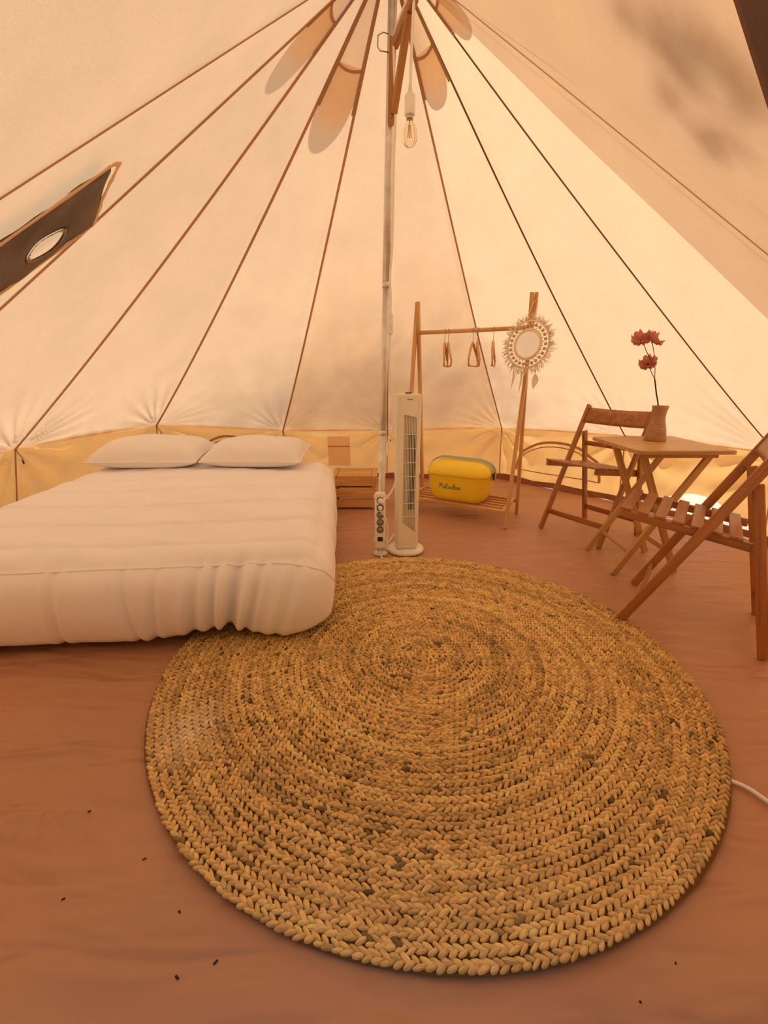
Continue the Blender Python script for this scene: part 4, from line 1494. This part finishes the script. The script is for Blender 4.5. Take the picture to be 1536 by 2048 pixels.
vase = tag(empty('flower_vase', (1.452, 2.395, TZ)), 'waisted wooden vase standing on the folding table', 'vase')
VP = [(0.0, 0.0), (0.052, 0.0), (0.0535, 0.006), (0.050, 0.030), (0.0440, 0.065), (0.0350, 0.100), (0.0315, 0.125), (0.0330, 0.150), (0.0395, 0.178), (0.0400, 0.182), (0.0360, 0.182), (0.027, 0.130), (0.030, 0.06), (0.0, 0.05)]
lathe('body', VP, 'vase', vase, n=36)
flo = tag(empty('dried_flowers', (1.452, 2.395, TZ + 0.052)), 'dry branched stem with three dusty pink flowers in the vase', 'flower')
F0 = np.array([1.452, 2.395, TZ + 0.052])
fork = np.array([1.391, 2.385, 0.975]); fork2 = np.array([1.380, 2.383, 1.035])
tube('stalk', [p - F0 for p in catmull([F0, (1.438, 2.39, 0.83), (1.412, 2.388, 0.91), fork], 6)], 0.0036, 'stem', flo, n=7)
tube('stalk', [p - F0 for p in catmull([fork, fork2, (1.365, 2.38, 1.09), (1.342, 2.375, 1.148)], 6)], 0.0019, 'stem', flo, n=6)
tube('stalk', [p - F0 for p in catmull([fork2, (1.345, 2.385, 1.08), (1.300, 2.385, 1.150)], 6)], 0.0019, 'stem', flo, n=6)
tube('stalk', [p - F0 for p in catmull([fork, (1.368, 2.38, 1.005), (1.346, 2.375, 1.035)], 6)], 0.0019, 'stem', flo, n=6)


def blossom(c_, rad, ax):
    c_ = np.array(c_) - F0
    ax = Vector(ax).normalized()
    q = ax.to_track_quat('Z', 'Y')
    for k in range(9):
        a = 2 * PI * k / 9 + random.uniform(-0.2, 0.2)
        lay = k % 2
        def petal(u, v, a=a, lay=lay):
            w = (u - 0.5) * rad * 1.05 * math.sin(PI * (0.08 + 0.62 * v))
            r = rad * v
            z = rad * (0.75 * v * v - 0.15 * v) * (1.2 if lay else 0.35) + 0.20 * rad * v * math.sin(u * 13 + v * 5) + 0.35 * rad * (u - 0.5) ** 2
            p = Vector((r * math.cos(a) - w * math.sin(a), r * math.sin(a) + w * math.cos(a), z))
            return Vector(c_) + q @ p
        grid_mesh('petal', petal, 5, 6, 'flower', flo)
    cylinder('calyx', Vector(c_) - ax * 0.012, Vector(c_) + ax * 0.004, 0.003, 'stem', flo, r1=0.006, n=8)


blossom((1.292, 2.385, 1.160), 0.044, (-0.45, -0.5, 0.8))
blossom((1.345, 2.375, 1.158), 0.040, (0.35, -0.55, 0.75))
blossom((1.338, 2.375, 1.045), 0.040, (-0.45, -0.5, 0.7))


# ------------------------------------------------------------------ folding chairs
def make_chair(W=0.435, lean=0.352, rear=0.432):
    """local: X points to the back of the chair from the front feet, Y across, Z up"""
    root = empty('folding_chair')
    hw = W / 2
    for s in (-1, 1):
        y = s * hw
        bar('long_leg', (0, y, 0.0), (lean, y, 0.805), 0.020, 0.036, 'wood', root, up=(1, 0, 0), bevel=0.004, seg=2)
        yi = s * (hw - 0.024)
        bar('rear_leg', (rear, yi, 0.0), (lean * 0.795 + 0.023, yi, 0.640), 0.020, 0.036, 'wood', root, up=(1, 0, 0), bevel=0.004, seg=2)
        ys = s * (hw - 0.046)
        bar('seat_rail', (-0.062, ys, 0.462), (0.372, ys, 0.405), 0.020, 0.032, 'wood', root, bevel=0.005, seg=2)
        cylinder('pivot', (lean * 0.772, s * (hw + 0.011), 0.622), (lean * 0.772, s * (hw - 0.035), 0.622), 0.005, 'wire', root, n=8)
        # slot in the rear leg where the seat rail slides
        a = np.array([rear, yi + s * -0.0102, 0.0]); b_ = np.array([lean * 0.795 + 0.023, yi + s * -0.0102, 0.640])
        bar('slot', a + (b_ - a) * 0.42, a + (b_ - a) * 0.68, 0.0012, 0.008, 'black', root, up=(1, 0, 0), bevel=0.0)
    dz = -0.057 / 0.434
    for k in range(7):
        x = -0.045 + 0.061 * k
        z = 0.462 + dz * (x + 0.062) + 0.021
        bar('seat_slat', (x, -hw + 0.036, z), (x, hw - 0.036, z), 0.040, 0.011, 'wood', root, up=(-dz, 0, 1), bevel=0.002)
    # curved back board
    def bp_(u, v):
        y = -hw + 0.010 + (W - 0.020) * u
        z = 0.695 + 0.092 * v + 0.006 * math.sin(PI * u) * (-1 if v < 0.5 else -1)
        x = lean / 0.805 * z - 0.006 + 0.024 * math.sin(PI * u)
        return (x, y, z)
    grid_mesh('backrest', bp_, 14, 4, 'wood', root, thick=0.014)
    bar('front_stretcher', (lean * 0.147, -hw, 0.118), (lean * 0.147, hw, 0.118), 0.014, 0.034, 'wood', root)
    bar('rear_stretcher', (rear - 0.020, -hw + 0.024, 0.100), (rear - 0.020, hw - 0.024, 0.100), 0.034, 0.012, 'wood', root, up=(1, 0, 0))
    bar('rear_stretcher', (lean * 0.795 + 0.040, -hw + 0.024, 0.560), (lean * 0.795 + 0.040, hw - 0.024, 0.560), 0.030, 0.012, 'wood', root, up=(1, 0, 0))
    return root


ch1 = make_chair()
f1a, f1b = np.array([1.066, 2.872]), np.array([1.290, 2.488])
mid = (f1a + f1b) / 2
ch1.location = (mid[0], mid[1], 0)
ch1.rotation_euler = (0, 0, math.atan2(0.505, 0.863))
tag(ch1, 'brown wooden folding chair between the clothes rack and the table', 'chair', 'folding chairs at the table')
ch2 = make_chair(0.44, 0.400, 0.480)
mid = np.array([1.120, 1.842])
ch2.location = (mid[0], mid[1], 0)
ch2.rotation_euler = (0, 0, math.radians(-36))
tag(ch2, 'brown wooden folding chair nearest the rug, cut off by the picture edge', 'chair', 'folding chairs at the table')

# ------------------------------------------------------------------ cord on the floor, crumbs, tree outside
fcd = tag(empty('floor_cable', (1.0, 0.78, 0.0)), 'white cord running out from under the rug edge', 'cord')
cp = [(0.80, 0.97, 0.004), (0.87, 0.90, 0.004), (0.915, 0.862, 0.006), (0.96, 0.79, 0.006), (1.10, 0.66, 0.006), (1.4, 0.55, 0.006)]
tube('cable', [p - np.array([1.0, 0.78, 0.0]) for p in catmull(cp, 8)], 0.0055, 'cord', fcd, n=8)

SV, SF = [], []
for x, y in [(0.306, 0.415), (0.295, 0.400), (0.43, 0.47), (-0.64, 0.62), (-0.52, 0.70), (-0.40, 0.60), (-0.36, 0.50), (-0.30, 0.52), (0.10, 0.43), (0.52, 0.52), (-0.70, 0.80), (0.37, 0.40)]:
    a = random.random() * PI
    L, W = random.uniform(0.002, 0.005), random.uniform(0.0012, 0.002)
    z = floor_z(x, y)
    o0 = len(SV)
    for sx, sy, sz in [(-1, -1, 0), (1, -1, 0), (1, 1, 0), (-1, 1, 0), (-0.6, -0.6, 1), (0.6, -0.6, 1), (0.6, 0.6, 1), (-0.6, 0.6, 1)]:
        SV.append((x + sx * L * math.cos(a) - sy * W * math.sin(a), y + sx * L * math.sin(a) + sy * W * math.cos(a), z + 0.0005 + 0.0018 * sz))
    for f_ in [(3, 2, 1, 0), (4, 5, 6, 7), (0, 1, 5, 4), (1, 2, 6, 5), (2, 3, 7, 6), (3, 0, 4, 7)]:
        SF.append(tuple(v + o0 for v in f_))
cr = mesh('floor_crumbs', SV, SF, 'crumb')
tag(cr, 'tiny dark leaf crumbs scattered on the groundsheet', 'crumbs', kind='stuff')

# leafy branch over the tent on the sunny side; its shadow falls on the canvas above the doorway
tree = tag(empty('tree_branch', (2.3, 1.1, 3.9)), 'leafy branch outside the tent, seen only as soft shadows on the canvas', 'tree')
T0 = np.array([2.3, 1.1, 3.9])
SUNN = np.array(SUN)
targets = [(0.54, 1.26, 1.74), (0.57, 1.20, 1.71), (0.615, 1.226, 1.667), (0.66, 1.20, 1.62), (0.70, 1.32, 1.633), (0.65, 1.06, 1.57), (0.72, 1.07, 1.514), (0.80, 1.233, 1.506), (0.78, 1.30, 1.54), (0.60, 1.10, 1.64)]
SV, SF = [], []
tips = []
for k, tg in enumerate(targets):
    c_ = np.array(tg) + SUNN * (2.1 + 0.25 * math.sin(k * 2.1))
    tips.append(c_)
    for q in range(16):
        p = Vector(c_ + rng.normal(0, 0.030, 3))
        d_ = Vector(rng.normal(0, 1, 3)).normalized()
        e_ = d_.cross(Vector(rng.normal(0, 1, 3))).normalized()
        L, W = random.uniform(0.035, 0.060), random.uniform(0.010, 0.018)
        o0 = len(SV)
        SV += [p - d_ * L, p + e_ * W - d_ * L * 0.2, p + d_ * L, p - e_ * W - d_ * L * 0.2]
        SV = SV
        SF += [(o0, o0 + 1, o0 + 2), (o0, o0 + 2, o0 + 3)]
lv = mesh('leaves', [Vector(v) - Vector(T0) for v in SV], SF, 'leaf', tree)
tag(lv, kind='stuff')
md = lv.modifiers.new('thickness', 'SOLIDIFY'); md.thickness = 0.0008
hub = np.mean(tips, 0) + np.array([0.35, -0.35, 0.1])
tube('branch', [p - T0 for p in catmull([hub + np.array([2.2, -1.0, -3.4]), hub + np.array([1.6, -0.7, -0.6]), hub + np.array([0.7, -0.3, 0.05]), hub], 6)], [0.06 - 0.0025 * k for k in range(19)], 'bark', tree, n=8)
for c_ in tips:
    tube('twig', [p - T0 for p in catmull([hub, (hub + c_) / 2 + rng.normal(0, 0.03, 3), c_], 4)], 0.004, 'bark', tree, n=5)

# unseen tree crown added behind the tent to shade the low back roof
added_crown = tag(empty('added_shade_tree', (1.6, 4.6, 0.0)), 'unseen leafy tree added behind the tent to shade the back canvas', 'tree')
G0 = np.array([1.6, 4.6, 0.0])
aim = np.array([-0.10, 4.05, 0.75])
ctr = aim + SUNN * 5.0
ua = np.array([1.0, 0, 0]) - SUNN * SUNN[0]; ua /= np.linalg.norm(ua)
ub = np.cross(SUNN, ua)
SV, SF = [], []
for k in range(2600):
    x_, y_, z_ = rng.normal(0.05, 0.85), rng.normal(0.05, 0.24), rng.normal(0, 0.45)
    p = Vector(ctr + ua * x_ + ub * y_ + SUNN * z_)
    d_ = Vector(rng.normal(0, 1, 3)).normalized()
    e_ = d_.cross(Vector(rng.normal(0, 1, 3))).normalized()
    L, W = random.uniform(0.030, 0.050), random.uniform(0.014, 0.022)
    o0 = len(SV)
    SV += [p - d_ * L, p + e_ * W - d_ * L * 0.2, p + d_ * L, p - e_ * W - d_ * L * 0.2]
    SF += [(o0, o0 + 1, o0 + 2), (o0, o0 + 2, o0 + 3)]
lv = mesh('leaves', [Vector(v) - Vector(G0) for v in SV], SF, 'leaf', added_crown)
tag(lv, kind='stuff')
tube('added_trunk', catmull([(1.6, 1.4, 0.0), (1.5, 1.3, 2.0), (0.9, 0.9, 4.0), tuple(ctr - G0)], 6), [0.11 - 0.005 * k for k in range(19)], 'bark', added_crown, n=10)

# added leafy hedge facing the doorway, unseen behind the viewer, to dim its light
blocker = tag(empty('leafy_blocker', (0.0, -2.4, 0.0)), 'unseen leafy hedge outside, facing the tent doorway', 'blocker')
SV, SF = [], []
for k in range(9000):
    x_ = random.uniform(-5.0, 5.0)
    z_ = random.uniform(0.0, 3.6)
    y_ = random.uniform(-0.35, 0.25) + 0.12 * math.sin(x_ * 3) + 0.10 * math.sin(z_ * 4 + x_)
    d_ = Vector(rng.normal(0, 1, 3)).normalized()
    e_ = d_.cross(Vector(rng.normal(0, 1, 3))).normalized()
    p = Vector((x_, y_, z_))
    L, W = random.uniform(0.06, 0.10), random.uniform(0.03, 0.05)
    o0 = len(SV)
    SV += [p - d_ * L, p + e_ * W, p + d_ * L, p - e_ * W]
    SF += [(o0, o0 + 1, o0 + 2, o0 + 3)]
lv = mesh('leaves', SV, SF, 'leaf', blocker)
tag(lv, kind='stuff')
grid_mesh('blocker_core', lambda u, v: (-5 + 10 * u, -0.25 + 0.12 * math.sin(u * 30) + 0.08 * math.sin(v * 14 + u * 10), 3.4 * v), 40, 14, 'bark', blocker, thick=0.1)
